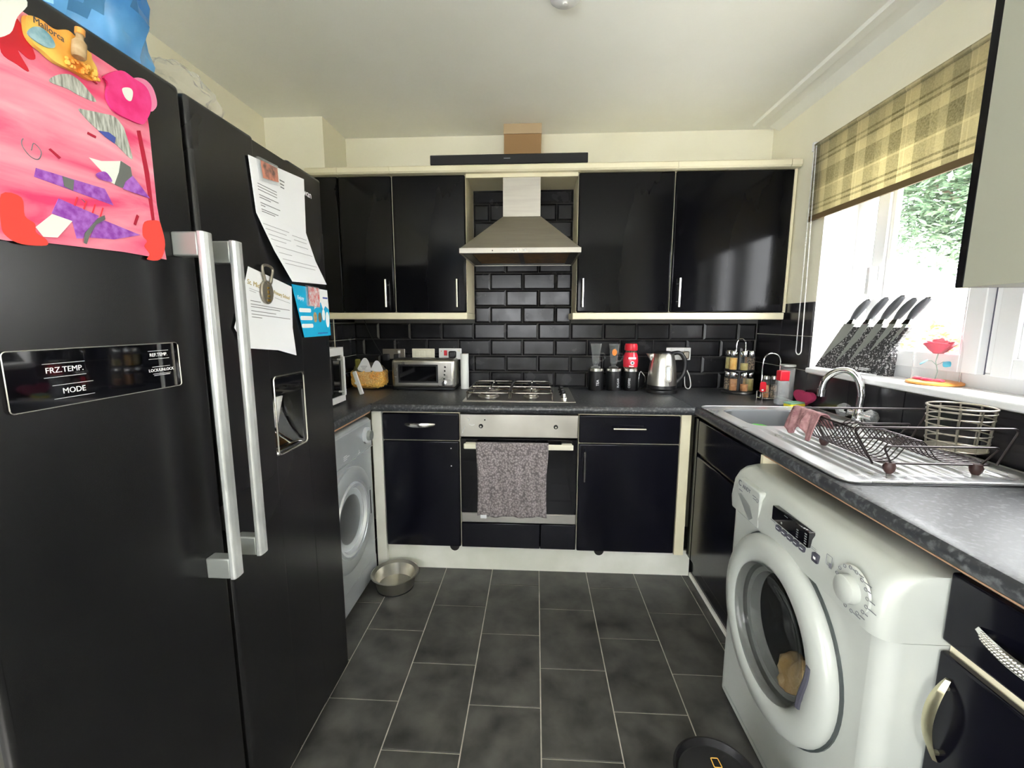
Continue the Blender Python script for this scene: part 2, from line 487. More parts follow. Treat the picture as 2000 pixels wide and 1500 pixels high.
structure(B(1.05, XR, -2.06, -1.962, .915, ZC).build('wall_return', 'wall_paint'))
wall_corner = structure(B(XL, -1.07, -.285, 0, .915, ZC).build('wall_corner', 'wall_paint', origin=(-1.07, 0, .915)))
# stepped cove along the window wall
structure(MB().prism([(1.275, 2.411), (1.283, 2.398), (1.318, 2.396), (1.325, 2.404), (1.372, 2.398), (1.426, 2.374), (1.426, 2.411)], 'y', -3.4, -.06).build('trim_1', 'ceiling_paint', smooth=0))
# floor tiles, each its own piece
TW, TL, XT, YA, YB_ = .2503, .3487, .1104, -.6936, -.868
tcache = {}
for k in range(-7, 6):
    x0, x1 = XT + k * TW, XT + (k + 1) * TW
    x0c, x1c = max(x0, XL), min(x1, XR)
    if x1c - x0c < .02: continue
    base = YA if k % 2 else YB_
    for n in range(-4, 12):
        y1 = base - n * TL; y0 = y1 - TL
        y0c, y1c = max(y0, YN), min(y1, 0)
        if y1c - y0c < .02: continue
        g = .0021
        w, d = x1c - x0c - 2 * g, y1c - y0c - 2 * g
        key = (round(w, 4), round(d, 4))
        if key in tcache:
            o = inst(tcache[key], 'tile', floor, ((x0c + x1c) / 2, (y0c + y1c) / 2, 0))
        else:
            mb = MB(); b_ = .0012
            mb.add([(-w/2, -d/2, -.003), (w/2, -d/2, -.003), (w/2, d/2, -.003), (-w/2, d/2, -.003), (-w/2, -d/2, -.0008), (w/2, -d/2, -.0008), (w/2, d/2, -.0008), (-w/2, d/2, -.0008),
                    (-w/2+b_, -d/2+b_, 0), (w/2-b_, -d/2+b_, 0), (w/2-b_, d/2-b_, 0), (-w/2+b_, d/2-b_, 0)],
                   [(0, 1, 5, 4), (1, 2, 6, 5), (2, 3, 7, 6), (3, 0, 4, 7), (4, 5, 9, 8), (5, 6, 10, 9), (6, 7, 11, 10), (7, 4, 8, 11), (8, 9, 10, 11)])
            o = mb.build('tile', 'floor_tile', floor, local=True, smooth=0)
            o.location = Vector(((x0c + x1c) / 2, (y0c + y1c) / 2, 0)) - ORG[floor.name]
            tcache[key] = o
# bevelled wall tiles
mcache = {}
def metro(parent, x0, x1, z0, z1, y=0, bev=.011, t=.009, mat='tile_black', face='y'):
    g = .0012; w, h = x1 - x0 - 2 * g, z1 - z0 - 2 * g
    if w < .012 or h < .012: return
    key = (round(w, 4), round(h, 4), mat, face, bev)
    c = Vector(((x0 + x1) / 2, y, (z0 + z1) / 2)) if face == 'y' else Vector((y, (x0 + x1) / 2, (z0 + z1) / 2))
    if key in mcache:
        inst(mcache[key], 'tile', parent, c); return
    bx, bz = min(bev, w * .35), min(bev, h * .35)
    q = [(-w/2, 0, -h/2), (w/2, 0, -h/2), (w/2, 0, h/2), (-w/2, 0, h/2), (-w/2, -t*.35, -h/2), (w/2, -t*.35, -h/2), (w/2, -t*.35, h/2), (-w/2, -t*.35, h/2),
         (-w/2+bx, -t, -h/2+bz), (w/2-bx, -t, -h/2+bz), (w/2-bx, -t, h/2-bz), (-w/2+bx, -t, h/2-bz)]
    if face == 'x': q = [(b, -a, c_) for a, b, c_ in q]      # faces -x
    if face == '+x': q = [(-b, a, c_) for a, b, c_ in q]     # faces +x
    mb = MB().add(q, [(0, 1, 5, 4), (1, 2, 6, 5), (2, 3, 7, 6), (3, 0, 4, 7), (4, 5, 9, 8), (5, 6, 10, 9), (6, 7, 11, 10), (7, 4, 8, 11), (8, 9, 10, 11)])
    o = mb.build('tile', mat, parent, local=True, smooth=0)
    o.location = c - ORG[parent.name]
    mcache[key] = o
gb = MB(); gb.box(-1.07, 1.425, -.002, 0, .912, 1.372); gb.box(-.3, .3, -.002, 0, 1.372, 2.1)
gb.build('grout', 'grout_wall', wall_back, smooth=0)
for i in range(12):
    z0 = .911 + .101 * i; z1 = z0 + .101
    off = -.105 if i % 2 else 0.0
    xa, xb = (-1.07, 1.416) if i < 4 else (-.3, .3)
    k = math.floor((xa - off) / .2015)
    while off + k * .2015 < xb:
        x0, x1 = off + k * .2015, off + (k + 1) * .2015
        metro(wall_back, max(x0, xa), min(x1, xb), max(z0, .916), min(z1, 2.1 if i >= 4 else 1.335), -.002)
        k += 1
for i in range(5):
    z0 = .911 + .101 * i; z1 = min(z0 + .101, 1.372)
    metro(wall_corner, -.285, -.2 if i % 2 else -.1, max(z0, .916), z1, -1.069, face='+x')
    metro(wall_corner, -.2 if i % 2 else -.1, -.01, max(z0, .916), z1, -1.069, face='+x')
    metro(wall_corner, -1.22, -1.072, max(z0, .916), z1, -.286)
    metro(wall_corner, XL, -1.22, max(z0, .916), z1, -.286)
# flat dark tiles of the window wall
for (y0, y1) in ((-.27, -.01), (-.53, -.27)):
    for (z0, z1) in ((.916, 1.085), (1.085, 1.254), (1.254, 1.422)):
        metro(wall_right, y0, y1, z0, z1, XR, .0015, .008, 'tile_wall_right', 'x')
ys = [-.53, -.82, -1.1, -1.38, -1.66, -1.96]
for a, b in zip(ys, ys[1:]): metro(wall_right, b, a, .916, 1.076, XR, .0015, .008, 'tile_wall_right', 'x')
yl = [-.285, -.55, -.8, -1.05, -1.28]
for a, b in zip(yl, yl[1:]):
    for (z0, z1) in ((.916, 1.085), (1.085, 1.254)): metro(wall_left, b, a, z0, z1, XL, .0015, .008, 'tile_wall_right', '+x')

# ---------------------------------------------------------------- window
FX0, FX1 = 1.575, 1.635
wf = MB()
wf.box(FX0, FX1, WY0, WY0 + .06, 1.10, WZ1); wf.box(FX0, FX1, WY1 - .07, WY1, 1.10, WZ1)
wf.box(FX0, FX1, WY0 + .06, WY1 - .07, 1.10, 1.155); wf.box(FX0, FX1, WY0 + .06, WY1 - .07, WZ1 - .06, WZ1)
wf.box(FX0, FX1, -1.255, -1.19, 1.155, WZ1 - .06)
window = structure(wf.build('window_1', 'upvc', bev=.004, origin=(1.6, -1.14, 1.1)))
def sash(y0, y1, z0, z1, nm):
    m = MB(); w = .062
    a, b = 1.548, 1.59
    m.box(a, b, y0, y0 + w, z0, z1); m.box(a, b, y1 - w, y1, z0, z1); m.box(a, b, y0 + w, y1 - w, z0, z0 + w); m.box(a, b, y0 + w, y1 - w, z1 - w, z1)
    m.box(a + .012, b - .008, y0 + w, y0 + w + .02, z0 + w, z1 - w); m.box(a + .012, b - .008, y1 - w - .02, y1 - w, z0 + w, z1 - w)
    s_ = m.build(nm, 'upvc', window, bev=.003)
    B(1.568, 1.574, y0 + w, y1 - w, z0 + w, z1 - w).build('pane', 'window_glass', s_)
    g = MB(); g.box(1.5745, 1.5755, y1 - .002, y1 + .004, z0, z1); g.box(1.5745, 1.5755, y0 - .004, y0 + .002, z0, z1)
    g.build('gasket', 'gasket', s_)
    return s_
s1 = sash(-1.20, -.685, 1.15, 2.10, 'sash'); s2 = sash(-1.70, -1.245, 1.15, 2.10, 'sash')
B(1.5485, 1.5505, -.698, -.684, 1.16, 2.09).build('seal', 'gasket', window)
B(1.404, 1.58, WY0 + .001, WY1 + .0, 1.078, 1.103).build('window_sill', 'upvc', window, bev=.006)
B(XR - .0005, 1.576, WY1 - .0015, WY1 - .0002, 1.103, WZ1).build('reveal_lining', 'upvc', window)
B(XR - .0005, 1.576, WY0 + .0002, WY0 + .0015, 1.103, WZ1).build('reveal_lining', 'upvc', window)
hd = MB(); hd.box(1.532, 1.548, -.73, -.70, 1.50, 1.56); hd.box(1.515, 1.532, -.727, -.703, 1.44, 1.56)
hd.build('window_handle', 'upvc', window, bev=.004)

# ---------------------------------------------------------------- world outside the window
structure(B(1.66, 14, -9, 9, -.3, -.1).build('garden_ground', 'paving'))
gw = thing('garden_wall', 'pale weathered garden wall with coping beyond the window', 'wall', (4.6, 0, -.1))
B(4.5, 4.75, -4, 6.5, -.1, 1.38).build('brickwork', 'garden_brick', gw)
for i in range(18):
    B(4.42, 4.83, -4 + i * .585, -4 + i * .585 + .575, 1.38, 1.455).build('coping_stone', 'paving', gw, bev=.01)
def leafcloud(name, label, c, rad, n, size, mat, group=None, trunk=True, seed=1):
    rnd = random.Random(seed)
    t = thing(name, label, 'tree' if trunk else 'shrub', (c[0], c[1], -.1), 0, group)
    mb = MB()
    for i in range(n):
        while True:
            p = Vector((rnd.uniform(-1, 1), rnd.uniform(-1, 1), rnd.uniform(-1, 1)))
            if p.length < 1: break
        p = p * (0.55 + .45 * rnd.random()) * (1 / max(p.length, .35)) ** .4
        q = Vector((c[0] + p.x * rad[0], c[1] + p.y * rad[1], c[2] + p.z * rad[2]))
        a = Vector((rnd.uniform(-1, 1), rnd.uniform(-1, 1), rnd.uniform(-.4, .4))).normalized() * size * rnd.uniform(.6, 1.2)
        b = a.cross(Vector((rnd.uniform(-.5, .5), rnd.uniform(-.5, .5), 1))).normalized() * size * .42
        mb.add([q - a, q - b, q + a, q + b + Vector((0, 0, size * .15))], [(0, 1, 2, 3)])
    o = mb.build('foliage', mat, t, smooth=0); o['kind'] = 'stuff'
    tm = MB()
    if trunk:
        tm.tube([(c[0], c[1], -.1), (c[0] + .05, c[1], c[2] - rad[2] * .6), (c[0], c[1] + .1, c[2] + rad[2] * .3)], .09, 8)
        for k in range(5):
            an = k * 1.3
            tm.tube([(c[0], c[1], c[2] - rad[2] * .5), (c[0] + math.cos(an) * rad[0] * .6, c[1] + math.sin(an) * rad[1] * .6, c[2] + rad[2] * .3)], .035, 6)
    else:
        for k in range(4):
            an = k * 1.6
            tm.tube([(c[0], c[1], -.1), (c[0] + math.cos(an) * rad[0] * .5, c[1] + math.sin(an) * rad[1] * .5, c[2])], .02, 5)
    tm.build('trunk' if trunk else 'stem', 'bark', t)
    return t
leafcloud('garden_tree', 'tall green leafy tree showing through the kitchen window', (6.9, 4.3, 3.35), (1.5, 2.1, 1.35), 11000, .085, 'foliage', seed=3)
leafcloud('garden_shrub', 'yellow green shrub showing above the garden wall', (5.35, 2.1, 1.35), (.45, .9, .45), 900, .07, 'foliage_yellow', trunk=False, seed=5)
leafcloud('trailing_ivy', 'sparse ivy hanging down the face of the garden wall', (4.40, 2.1, 1.15), (.08, 1.2, .22), 260, .05, 'foliage_yellow', trunk=False, seed=8)

# ================================================================ WORKTOPS AND BASE UNITS
WT0, WT1 = .875, .915
def nose(front, back, sgn):
    """rounded front profile: list of (u, z)"""
    r = .018
    pts = [(back, WT0)]
    for i in range(7):
        a = -PI / 2 - i * PI / 6
        pts.append((front + sgn * r + math.cos(a) * r * sgn, (WT0 + WT1) / 2 + math.sin(a) * .02))
    pts.append((back, WT1))
    return pts
ORGW = (0, 0, WT0)
o = MB().prism(nose(-.635, -.001, 1), 'x', -.738, .85).build('worktop', 'worktop', smooth=30, origin=(0, -.3, WT0), fix=True)
tag(o, 'dark slate-effect worktop under the gas hob and kettle along the back wall', 'worktop')
m = MB()
m.prism([(x, z) for x, z in nose(.85, .90, 1)], 'y', -2.4, -.62)
m.box(.85, .90, -.62, -.001, WT0, WT1)
m.box(.90, XR - .001, -.69, -.001, WT0, WT1); m.box(.90, XR - .001, -2.4, -1.03, WT0, WT1)
m.box(.90, .92, -1.03, -.69, WT0, WT1); m.box(1.31, XR - .001, -1.03, -.69, WT0, WT1)
wtr = m.build('worktop', 'worktop', smooth=30, origin=(1.1, -1.2, WT0), fix=True)
tag(wtr, 'dark slate-effect worktop running under the window and round the sink', 'worktop')
B(.862, .9, -2.4, -1.25, .872, .875).build('chipboard_edge', 'chipboard', wtr)
B(.8485, .8515, -.60, -.02, .9148, .9156).build('joint_strip', 'black_plastic', wtr)
m = MB(); m.prism([(x, z) for x, z in nose(-.738, -.80, -1)], 'y', -1.27, -.62); m.box(XL + .001, -.80, -1.27, -.001, WT0, WT1); m.box(-.80, -.738, -.62, -.001, WT0, WT1)
wtl = m.build('worktop', 'worktop', smooth=30, origin=(-1.05, -.6, WT0), fix=True)
tag(wtl, 'dark slate-effect worktop carrying the microwave above the tumble dryer', 'worktop')
B(-.80, -.750, -1.27, -.62, .869, .875).build('chipboard_edge', 'chipboard', wtl)

def bar_handle(parent, c, length, axis, out, mat='handle_steel'):
    """straight bar handle on two posts; out = direction away from the door"""
    m = MB(); c = Vector(c); out = Vector(out)
    ax = {'x': Vector((1, 0, 0)), 'z': Vector((0, 0, 1)), 'y': Vector((0, 1, 0))}[axis]
    p = c + out * .028
    m.tube([p - ax * length / 2, p + ax * length / 2], .0058, 8)
    for s_ in (-1, 1): m.tube([c + ax * s_ * length * .31, p + ax * s_ * length * .31], .0042, 6)
    return m.build('handle', mat, parent)
def bow_handle(parent, c, length, axis, out, mat, w=.011, h=.028, braid=False):
    c = Vector(c); out = Vector(out)
    ax = {'x': Vector((1, 0, 0)), 'z': Vector((0, 0, 1)), 'y': Vector((0, 1, 0))}[axis]
    sd_ = ax.cross(out)
    m = MB(); n = 16
    ring = []
    for i in range(n + 1):
        t = i / n * 2 - 1
        p = c + ax * t * length / 2 + out * (h * (1 - t * t) + .002)
        ww = w * (1 - .55 * abs(t) ** 3)
        ring.append((p, ww))
    vs = []; fs = []
    for p, ww in ring:
        vs += [p - sd_ * ww, p + out * .005, p + sd_ * ww, p - out * .003]
    for i in range(n):
        for k in range(4):
            q = (k + 1) % 4
            fs.append((i * 4 + k, i * 4 + q, (i + 1) * 4 + q, (i + 1) * 4 + k))
    fs += [(3, 2, 1, 0), tuple(n * 4 + k for k in range(4))]
    m.add(vs, fs)
    for s_ in (-1, 1): m.tube([c + ax * s_ * length * .40, c + ax * s_ * length * .40 + out * h * .45], .005, 6)
    hnd = m.build('handle', mat, parent, fix=True, smooth=50)
    if braid:
        b = MB()
        for r_ in (-1, 0, 1):
            for i in range(3, n * 2 - 2):
                t = i / (n * 2) * 2 - 1
                p = c + ax * t * length / 2 + out * (h * (1 - t * t) + .0065 - .002 * abs(r_)) + sd_ * r_ * w * .5
                b.ball(p, .0028, 6, 4)
        b.build('braid_bead', 'handle_steel', hnd if False else parent)
    return hnd
def door_slab(name, mat, parent, x0, x1, y0, y1, z0, z1, bev=.006):
    return B(x0, x1, y0, y1, z0, z1).build(name, mat, parent, bev=bev, seg=3)

DY0, DY1 = -.600, -.581
# left drawer unit
u = thing('base_cabinet', 'narrow black drawer and door base cabinet between tumble dryer panel and oven', 'cabinet', (-.5, -.3, 0))
B(-.699, -.301, -.578, -.02, .146, .874).build('body', 'cream', u)
d = door_slab('drawer', 'black_base', u, -.697, -.303, DY0, DY1, .724, .864); bow_handle(d, (-.503, DY0, .806), .158, 'x', (0, -1, 0), 'handle_steel', .011, .022)
d = door_slab('door', 'black_base', u, -.697, -.303, DY0, DY1, .147, .719)
for z in (.683, .59): MB().lathe([(.0035, 0), (.0035, .001)], (-.345, DY0, z), 'y', 8, -1).build('screw_hole', 'white_plastic', d)
MB().prism([(-.337 + .026 * math.cos(a), .15 + .03 * math.sin(a)) for a in [PI + i * PI / 10 for i in range(11)]], 'y', -.592, -.588).build('latch_tab', 'black_plastic', u)
# right drawer unit
u = thing('base_cabinet', 'wide black base cabinet with straight bar handles right of the oven', 'cabinet', (.55, -.3, 0))
B(.301, .799, -.578, -.02, .146, .874).build('body', 'cream', u)
d = door_slab('drawer', 'black_base', u, .303, .797, DY0, DY1, .722, .864); bar_handle(d, (.546, DY0, .803), .158, 'x', (0, -1, 0))
d = door_slab('door', 'black_base', u, .303, .797, DY0, DY1, .143, .717); bar_handle(d, (.333, DY0, .607), .155, 'z', (0, -1, 0))
MB().prism([(.42 + .026 * math.cos(a), .147 + .03 * math.sin(a)) for a in [PI + i * PI / 10 for i in range(11)]], 'y', -.592, -.588).build('latch_tab', 'black_plastic', u)
# fillers and plinths
structure(B(.802, .848, -.598, -.57, .135, .874).build('trim_2', 'cream'))
structure(B(-.752, -.702, -.600, -.57, 0.001, .874).build('trim_3', 'white_trim'))
m = B(-.752, .895, -.562, -.546, .0005, .142)
structure(m.build('baseboard_back', 'plinth_white'))
m = B(.905, .92, -1.235, -.565, .0005, .142); bbr = structure(m.build('baseboard_right', 'black_base'))
B(.897, .905, -1.235, -.564, .0006, .022).build('floor_strip', 'white_trim', bbr)

# ---------------------------------------------------------------- oven
u = thing('oven', 'built-in electric oven with steel control panel and black glass door', 'oven', (0, -.3, .146))
B(-.296, .296, -.575, -.03, .147, .872).build('body', 'black_matt', u)
B(-.297, .297, -.604, -.575, .746, .864).build('control_panel', 'steel', u, bev=.003)
for x in (-.19, .186):
    k = MB(); k.lathe([(.011, 0), (.011, .002)], (x, -.604, .803), 'y', 16, -1)
    kb = k.build('knob_hole', 'dark_void', u)
    k = MB(); k.lathe([(.0045, 0), (.0045, .012)], (x, -.604, .803), 'y', 10, -1)
    k.build('knob_stem', 'steel', kb)
MB().lathe([(.004, 0), (.004, .0015)], (-.17, -.604, .835), 'y', 10, -1).build('indicator_lamp', 'dark_void', u)
for q in ([(-.262, .845), (-.248, .838), (-.252, .826)], [(-.25, .812), (-.235, .806), (-.222, .81)], [(-.272, .80), (-.278, .786), (-.284, .766)]):
    MB().tube([(a, -.6046, b) for a, b in q], .0012, 4).build('paint_scratch', 'print_white', u)
dr_ = B(-.296, .296, -.602, -.577, .341, .738).build('oven_door', 'dark_glass', u, bev=.003)
B(-.296, .296, -.603, -.577, .288, .340).build('door_rail', 'steel', u, bev=.003)
h = MB(); h.box(-.272, .272, -.648, -.634, .695, .722)
h.box(-.268, -.215, -.634, -.602, .697, .720); h.box(.215, .268, -.634, -.602, .697, .720)
h.build('handle', 'cream_plastic', u, bev=.004)
B(-.297, .112, -.602, -.580, .148, .284).build('lower_panel', 'black_base', u, bev=.004)
B(.114, .297, -.602, -.580, .148, .284).build('lower_panel', 'black_base', u, bev=.004)
# towel over the oven handle
def tw(u_, v_):
    x = -.21 + .36 * u_
    L_ = .06 + .385
    s_ = v_ * L_
    if s_ < .05: y = -.6285; z = .6735 + s_
    elif s_ < .07:
        a = (s_ - .05) / .02 * PI; y = -.641 + .0125 * math.cos(a); z = .7245 + .003 * math.sin(a)
    else:
        y = -.6535; z = .7245 - (s_ - .07)
        k = min(1, (s_ - .07) / .15)
        y += k * (.009 * math.sin(u_ * 15 + s_ * 16) + .004 * math.sin(u_ * 37 - s_ * 14)) - .008 * k
        x += .010 * k * math.sin(s_ * 6 + u_ * 3)
    return (x, y, z)
t = thing('hand_towel', 'grey waffle hand towel hanging over the oven door handle', 'towel', (-.03, -.65, .35))
MB().grid(tw, 40, 50).build('towel_cloth', 'towel_grey', t, solid=.004, smooth=60)
B(-.188, -.158, -.671, -.669, .343, .361).build('sewn_label', 'print_white', t)

# ---------------------------------------------------------------- wall cabinets
WY = -.308
def wall_cab(name, label, x0, x1, hx, splitpanel=False):
    u = thing(name, label, 'cabinet', ((x0 + x1) / 2, -.15, 1.373))
    B(x0 + .001, x1 - .001, WY + .02, -.001, 1.374, 2.099).build('body', 'cream', u)
    d = door_slab('door', 'black_gloss', u, x0 + .002, x1 - .002, WY, WY + .019, 1.375, 2.096, .008)
    bar_handle(d, (hx, WY, 1.478), .150, 'z', (0, -1, 0))
    return u
wall_cab('wall_cabinet', 'narrow black wall cabinet in the corner beside the fridge', -.998, -.701, -.745)
wall_cab('wall_cabinet', 'black wall cabinet just left of the cooker hood', -.7, -.3, -.35)
wall_cab('wall_cabinet', 'black wall cabinet just right of the cooker hood', .3, .8, .332)
wall_cab('wall_cabinet', 'wide glossy black wall cabinet next to the window wall', .801, 1.398, .842)
u = thing('corner_panel', 'plain black filler panel between corner boxing and narrow wall cabinet', 'panel', (-1.08, -.298, 1.373))
door_slab('panel', 'black_gloss', u, -1.16, -1.0, WY + .001, WY + .018, 1.375, 2.096, .004)
o = MB().box(-1.16, -.298, -.314, -.001, 1.337, 1.372).build('pelmet_board', 'cream', bev=.003); tag(o, 'cream board under the wall cabinets beside the fridge', 'trim board')
o = MB().box(.282, 1.40, -.314, -.001, 1.337, 1.372).build('pelmet_board', 'cream', bev=.003); tag(o, 'cream board under the wall cabinets above the kettle', 'trim board')
cor = thing('cornice_board', 'long cream cornice board across the tops of the wall cabinets', 'trim board', (0, -.17, 2.1))
for i, (a, b) in enumerate(((-1.16, -.985), (-.983, -.70), (-.698, .80), (.802, 1.36), (1.362, 1.412))):
    m = MB().prism([(-.001, 2.101), (-.330, 2.101), (-.338, 2.109), (-.338, 2.130), (-.332, 2.136), (-.001, 2.136)], 'x', a, b)
    m.build('board_length', 'cream', cor, fix=True, smooth=0)
B(-.298, .298, -.300, -.285, 2.082, 2.101).build('front_rail', 'cream', cor)
# side panels of the hood recess
o = B(1.3985, 1.412, -.300, -.001, 1.374, 2.1).build('end_panel', 'cream'); tag(o, 'cream end panel between wide wall cabinet and window wall', 'panel')

# near wall cabinet with its door turned to the back wall
u = thing('wall_cabinet', 'wall cabinet hung near the window showing its pale side and black door edge', 'cabinet', (1.24, -1.8, 1.4))
B(1.05, XR - .002, -1.961, -1.656, 1.402, 2.28).build('body', 'panel_shaded', u)
door_slab('door', 'black_gloss', u, 1.0505, XR - .006, -1.655, -1.634, 1.402, 2.28, .003)

# ---------------------------------------------------------------- sink base unit, facing the room
u = thing('sink_cabinet', 'black sink base cabinet beneath the drainer beside the washing machine', 'cabinet', (1.1, -.9, 0))
B(.882, XR - .004, -1.228, -.605, .146, .68).build('body', 'cream', u)
B(.862, .881, -1.226, -.66, .700, .864).build('false_drawer', 'black_base', u, bev=.006)
B(.862, .881, -1.226, -.66, .147, .686).build('door', 'black_base', u, bev=.006)
B(.862, .881, -.656, -.602, .147, .864).build('filler', 'black_base', u)
B(.862, 1.40, -1.2465, -1.23, 0.001, .872).build('end_panel', 'cream', u)
# near drawer unit
u = thing('base_cabinet', 'black base cabinet with braided drawer handle beside the washing machine', 'cabinet', (1.1, -2.1, 0))
B(.884, XR - .004, -2.395, -1.918, .146, .866).build('body', 'cream', u)
d = B(.864, .883, -2.393, -1.918, .722, .862).build('drawer', 'black_base', u, bev=.005, seg=3)
bow_handle(u, (.864, -2.075, .79), .19, 'y', (-1, 0, 0), 'handle_steel', .012, .026, True)
d = B(.864, .883, -2.393, -1.918, .147, .700).build('door', 'black_base', u, bev=.005, seg=3)
bow_handle(d, (.864, -1.945, .571), .175, 'z', (-1, 0, 0), 'handle_brass', .012, .026)
structure(B(.905, .92, -2.395, -1.918, .0005, .142).build('baseboard_near', 'black_base'))

# ================================================================ COOKER HOOD, DUCT, SOUNDBAR
u = thing('cooker_hood', 'stainless steel chimney cooker hood above the gas hob', 'cooker hood', (0, -.26, 1.655))
m = MB()
bx = [(-.298, -.518), (.298, -.518), (.298, -.012), (-.298, -.012)]; tx = [(-.1, -.30), (.102, -.30), (.102, -.012), (-.1, -.012)]
m.add([(x, y, 1.683) for x, y in bx] + [(x, y, 1.882) for x, y in tx], [(0, 1, 5, 4), (1, 2, 6, 5), (2, 3, 7, 6), (3, 0, 4, 7), (4, 5, 6, 7)])
m.build('canopy', 'hood_steel', u, smooth=0)
m = MB(); m.box(-.30, .30, -.522, -.512, 1.660, 1.684); m.box(-.30, -.29, -.512, -.012, 1.660, 1.684); m.box(.29, .30, -.512, -.012, 1.660, 1.684); m.box(-.29, .29, -.02, -.012, 1.660, 1.684)
m.build('rim', 'hood_steel', u, smooth=0)
B(-.099, .101, -.298, -.012, 1.881, 2.081).build('chimney', 'hood_steel', u)
m = MB(); m.box(-.29, .29, -.512, -.46, 1.664, 1.668); m.box(-.29, .29, -.07, -.02, 1.664, 1.668); m.box(-.29, -.245, -.46, -.07, 1.664, 1.668); m.box(.25, .29, -.46, -.07, 1.664, 1.668); m.box(-.01, .015, -.46, -.07, 1.662, 1.668)
m.build('underside', 'black_plastic', u)
for a, b in ((-.245, -.01), (.015, .25)): B(a, b, -.46, -.07, 1.667, 1.672).build('grease_filter', 'filter_brown', u)
for i in range(5): MB().lathe([(.0045, 0), (.0045, .003)], (-.04 + i * .0165, -.522, 1.671), 'y', 10, -1).build('button', 'chrome', u)
MB().lathe([(.003, 0), (.003, .002)], (-.135, -.522, 1.671), 'y', 8, -1).build('indicator_lamp', 'dark_void', u)
u = thing('duct_box', 'brown cardboard duct boxing between cornice board and ceiling', 'duct', (0, -.07, 2.137))
B(-.104, .103, -.146, -.002, 2.137, 2.356).build('lower_box', 'cardboard', u)
B(-.106, .105, -.149, -.002, 2.357, 2.409).build('upper_sleeve', 'cardboard_light', u)
u = thing('soundbar', 'long slim black soundbar lying on the cornice board', 'soundbar', (-.07, -.3, 2.137))
B(-.48, .343, -.335, -.255, 2.138, 2.186).build('body', 'black_matt', u, bev=.004)
B(-.092, -.058, -.3354, -.3349, 2.1625, 2.1655).build('logo', 'ink_pale', u)

# ---------------------------------------------------------------- gas hob
u = thing('gas_hob', 'stainless steel four burner gas hob set into the worktop', 'hob', (0, -.3, .915))
B(-.292, .288, -.552, -.062, .9155, .922).build('hob_plate', 'hob_steel', u, bev=.003)
B(-.275, .175, -.53, -.085, .922, .9225).build('soiled_well', 'cast_iron', u)
for x, y, r in ((-.17, -.42, .05), (-.17, -.19, .038), (.06, -.42, .034), (.06, -.19, .042)):
    k = MB().lathe([(r + .008, 0), (r + .008, .006), (r, .010), (r, .016)], (x, y, .9222), 'z', 20).build('burner', 'hob_steel', u)
    MB().lathe([(r * .85, .016), (r * .88, .021), (r * .6, .024)], (x, y, .9222), 'z', 20).build('burner_cap', 'cast_iron', k)
for x0, x1 in ((-.275, -.055), (-.045, .170)):
    g = MB(); z = .962
    g.tube(fillet([(x0, -.535, z), (x1, -.535, z), (x1, -.085, z), (x0, -.085, z)], .03, 4, True), .0042, 6, True)
    g.tube([(x0, -.31, z), (x1, -.31, z)], .0042, 6)
    xc = (x0 + x1) / 2
    for yc in (-.42, -.19):
        for dx, dy in ((1, 0), (-1, 0), (0, 1), (0, -1)):
            a = Vector((xc + dx * .022, yc + dy * .022, z + .003)); b = Vector((xc + dx * (x1 - x0) / 2, yc + dy * .115, z))
            g.tube([a, b], .0038, 5)
    for x in (x0, x1):
        for y in (-.50, -.31, -.12): g.tube([(x, y, z), (x, y, .923)], .004, 5)
    g.build('pan_support', 'wire_silver', u)
for i, y in enumerate((-.44, -.35, -.26, -.17)):
    MB().lathe([(.019, 0), (.019, .004), (.015, .006), (.013, .024), (.009, .026)], (.235, y, .922), 'z', 16).build('knob', 'handle_steel' if i == 0 else 'black_plastic', u)

# ================================================================ FRIDGE FREEZER
FX = -.612
u = thing('fridge_freezer', 'large black side-by-side fridge freezer with long silver handles', 'fridge', (-1.0, -1.77, 0))
B(-1.372, -.692, -2.25, -1.287, .03, 1.757).build('body', 'black_plastic', u, bev=.004)
B(-1.34, -.70, -2.22, -1.31, .001, .03).build('plinth', 'black_matt', u)
B(-.686, FX, -2.252, -1.838, .045, 1.774).build('door', 'fridge_black', u, bev=.010, seg=4)
m = MB(); a, b = -.686, FX
dy0, dy1, dz0, dz1 = -1.617, -1.470, .963, 1.177
m.box(a, b, -1.828, dy0, .045, 1.772); m.box(a, b, dy1, -1.285, .045, 1.772)
d2 = m.build('door', 'fridge_black', u, bev=.010, seg=4)
m = MB(); m.box(a + .001, b - .0004, dy0 - .012, dy1 + .012, dz1, 1.762); m.box(a + .001, b - .0004, dy0 - .012, dy1 + .012, .055, dz0)
m.build('door_panel', 'fridge_black', d2)
B(-.694, -.685, -1.837, -1.829, .05, 1.77).build('door_seal', 'dark_void', u)
# water dispenser
dp = B(-.686, -.680, dy0, dy1, dz0, dz1).build('water_dispenser', 'black_plastic', u)
def cav(u_, v_):
    z = dz0 + (dz1 - .055 - dz0) * v_
    d_ = .066 * (math.sin(min(1, v_ * 1.25) * PI / 2) ** .8)
    return (FX - .002 - d_, dy0 + (dy1 - dy0) * u_, z)
MB().grid(cav, 10, 14).build('drip_recess', 'chrome', dp, solid=.002)
B(-.660, FX + .001, dy0 + .002, dy1 - .002, 1.124, dz1 - .002).build('display', 'panel_gloss', dp, bev=.004)
m = MB(); fr = [(FX + .0015, p[0], p[1]) for p in rrect(dy0, dy1, dz0, dz1, .012)]
m.tube(fr, .0025, 6, True); m.build('frame', 'handle_steel', dp)
m = MB(); m.add([(FX - .010, -1.600, 1.120), (FX - .010, -1.565, 1.120), (FX - .034, -1.562, 1.03), (FX - .034, -1.598, 1.03)], [(0, 1, 2, 3)])
m.build('paddle', 'white_plastic', dp, solid=.004)
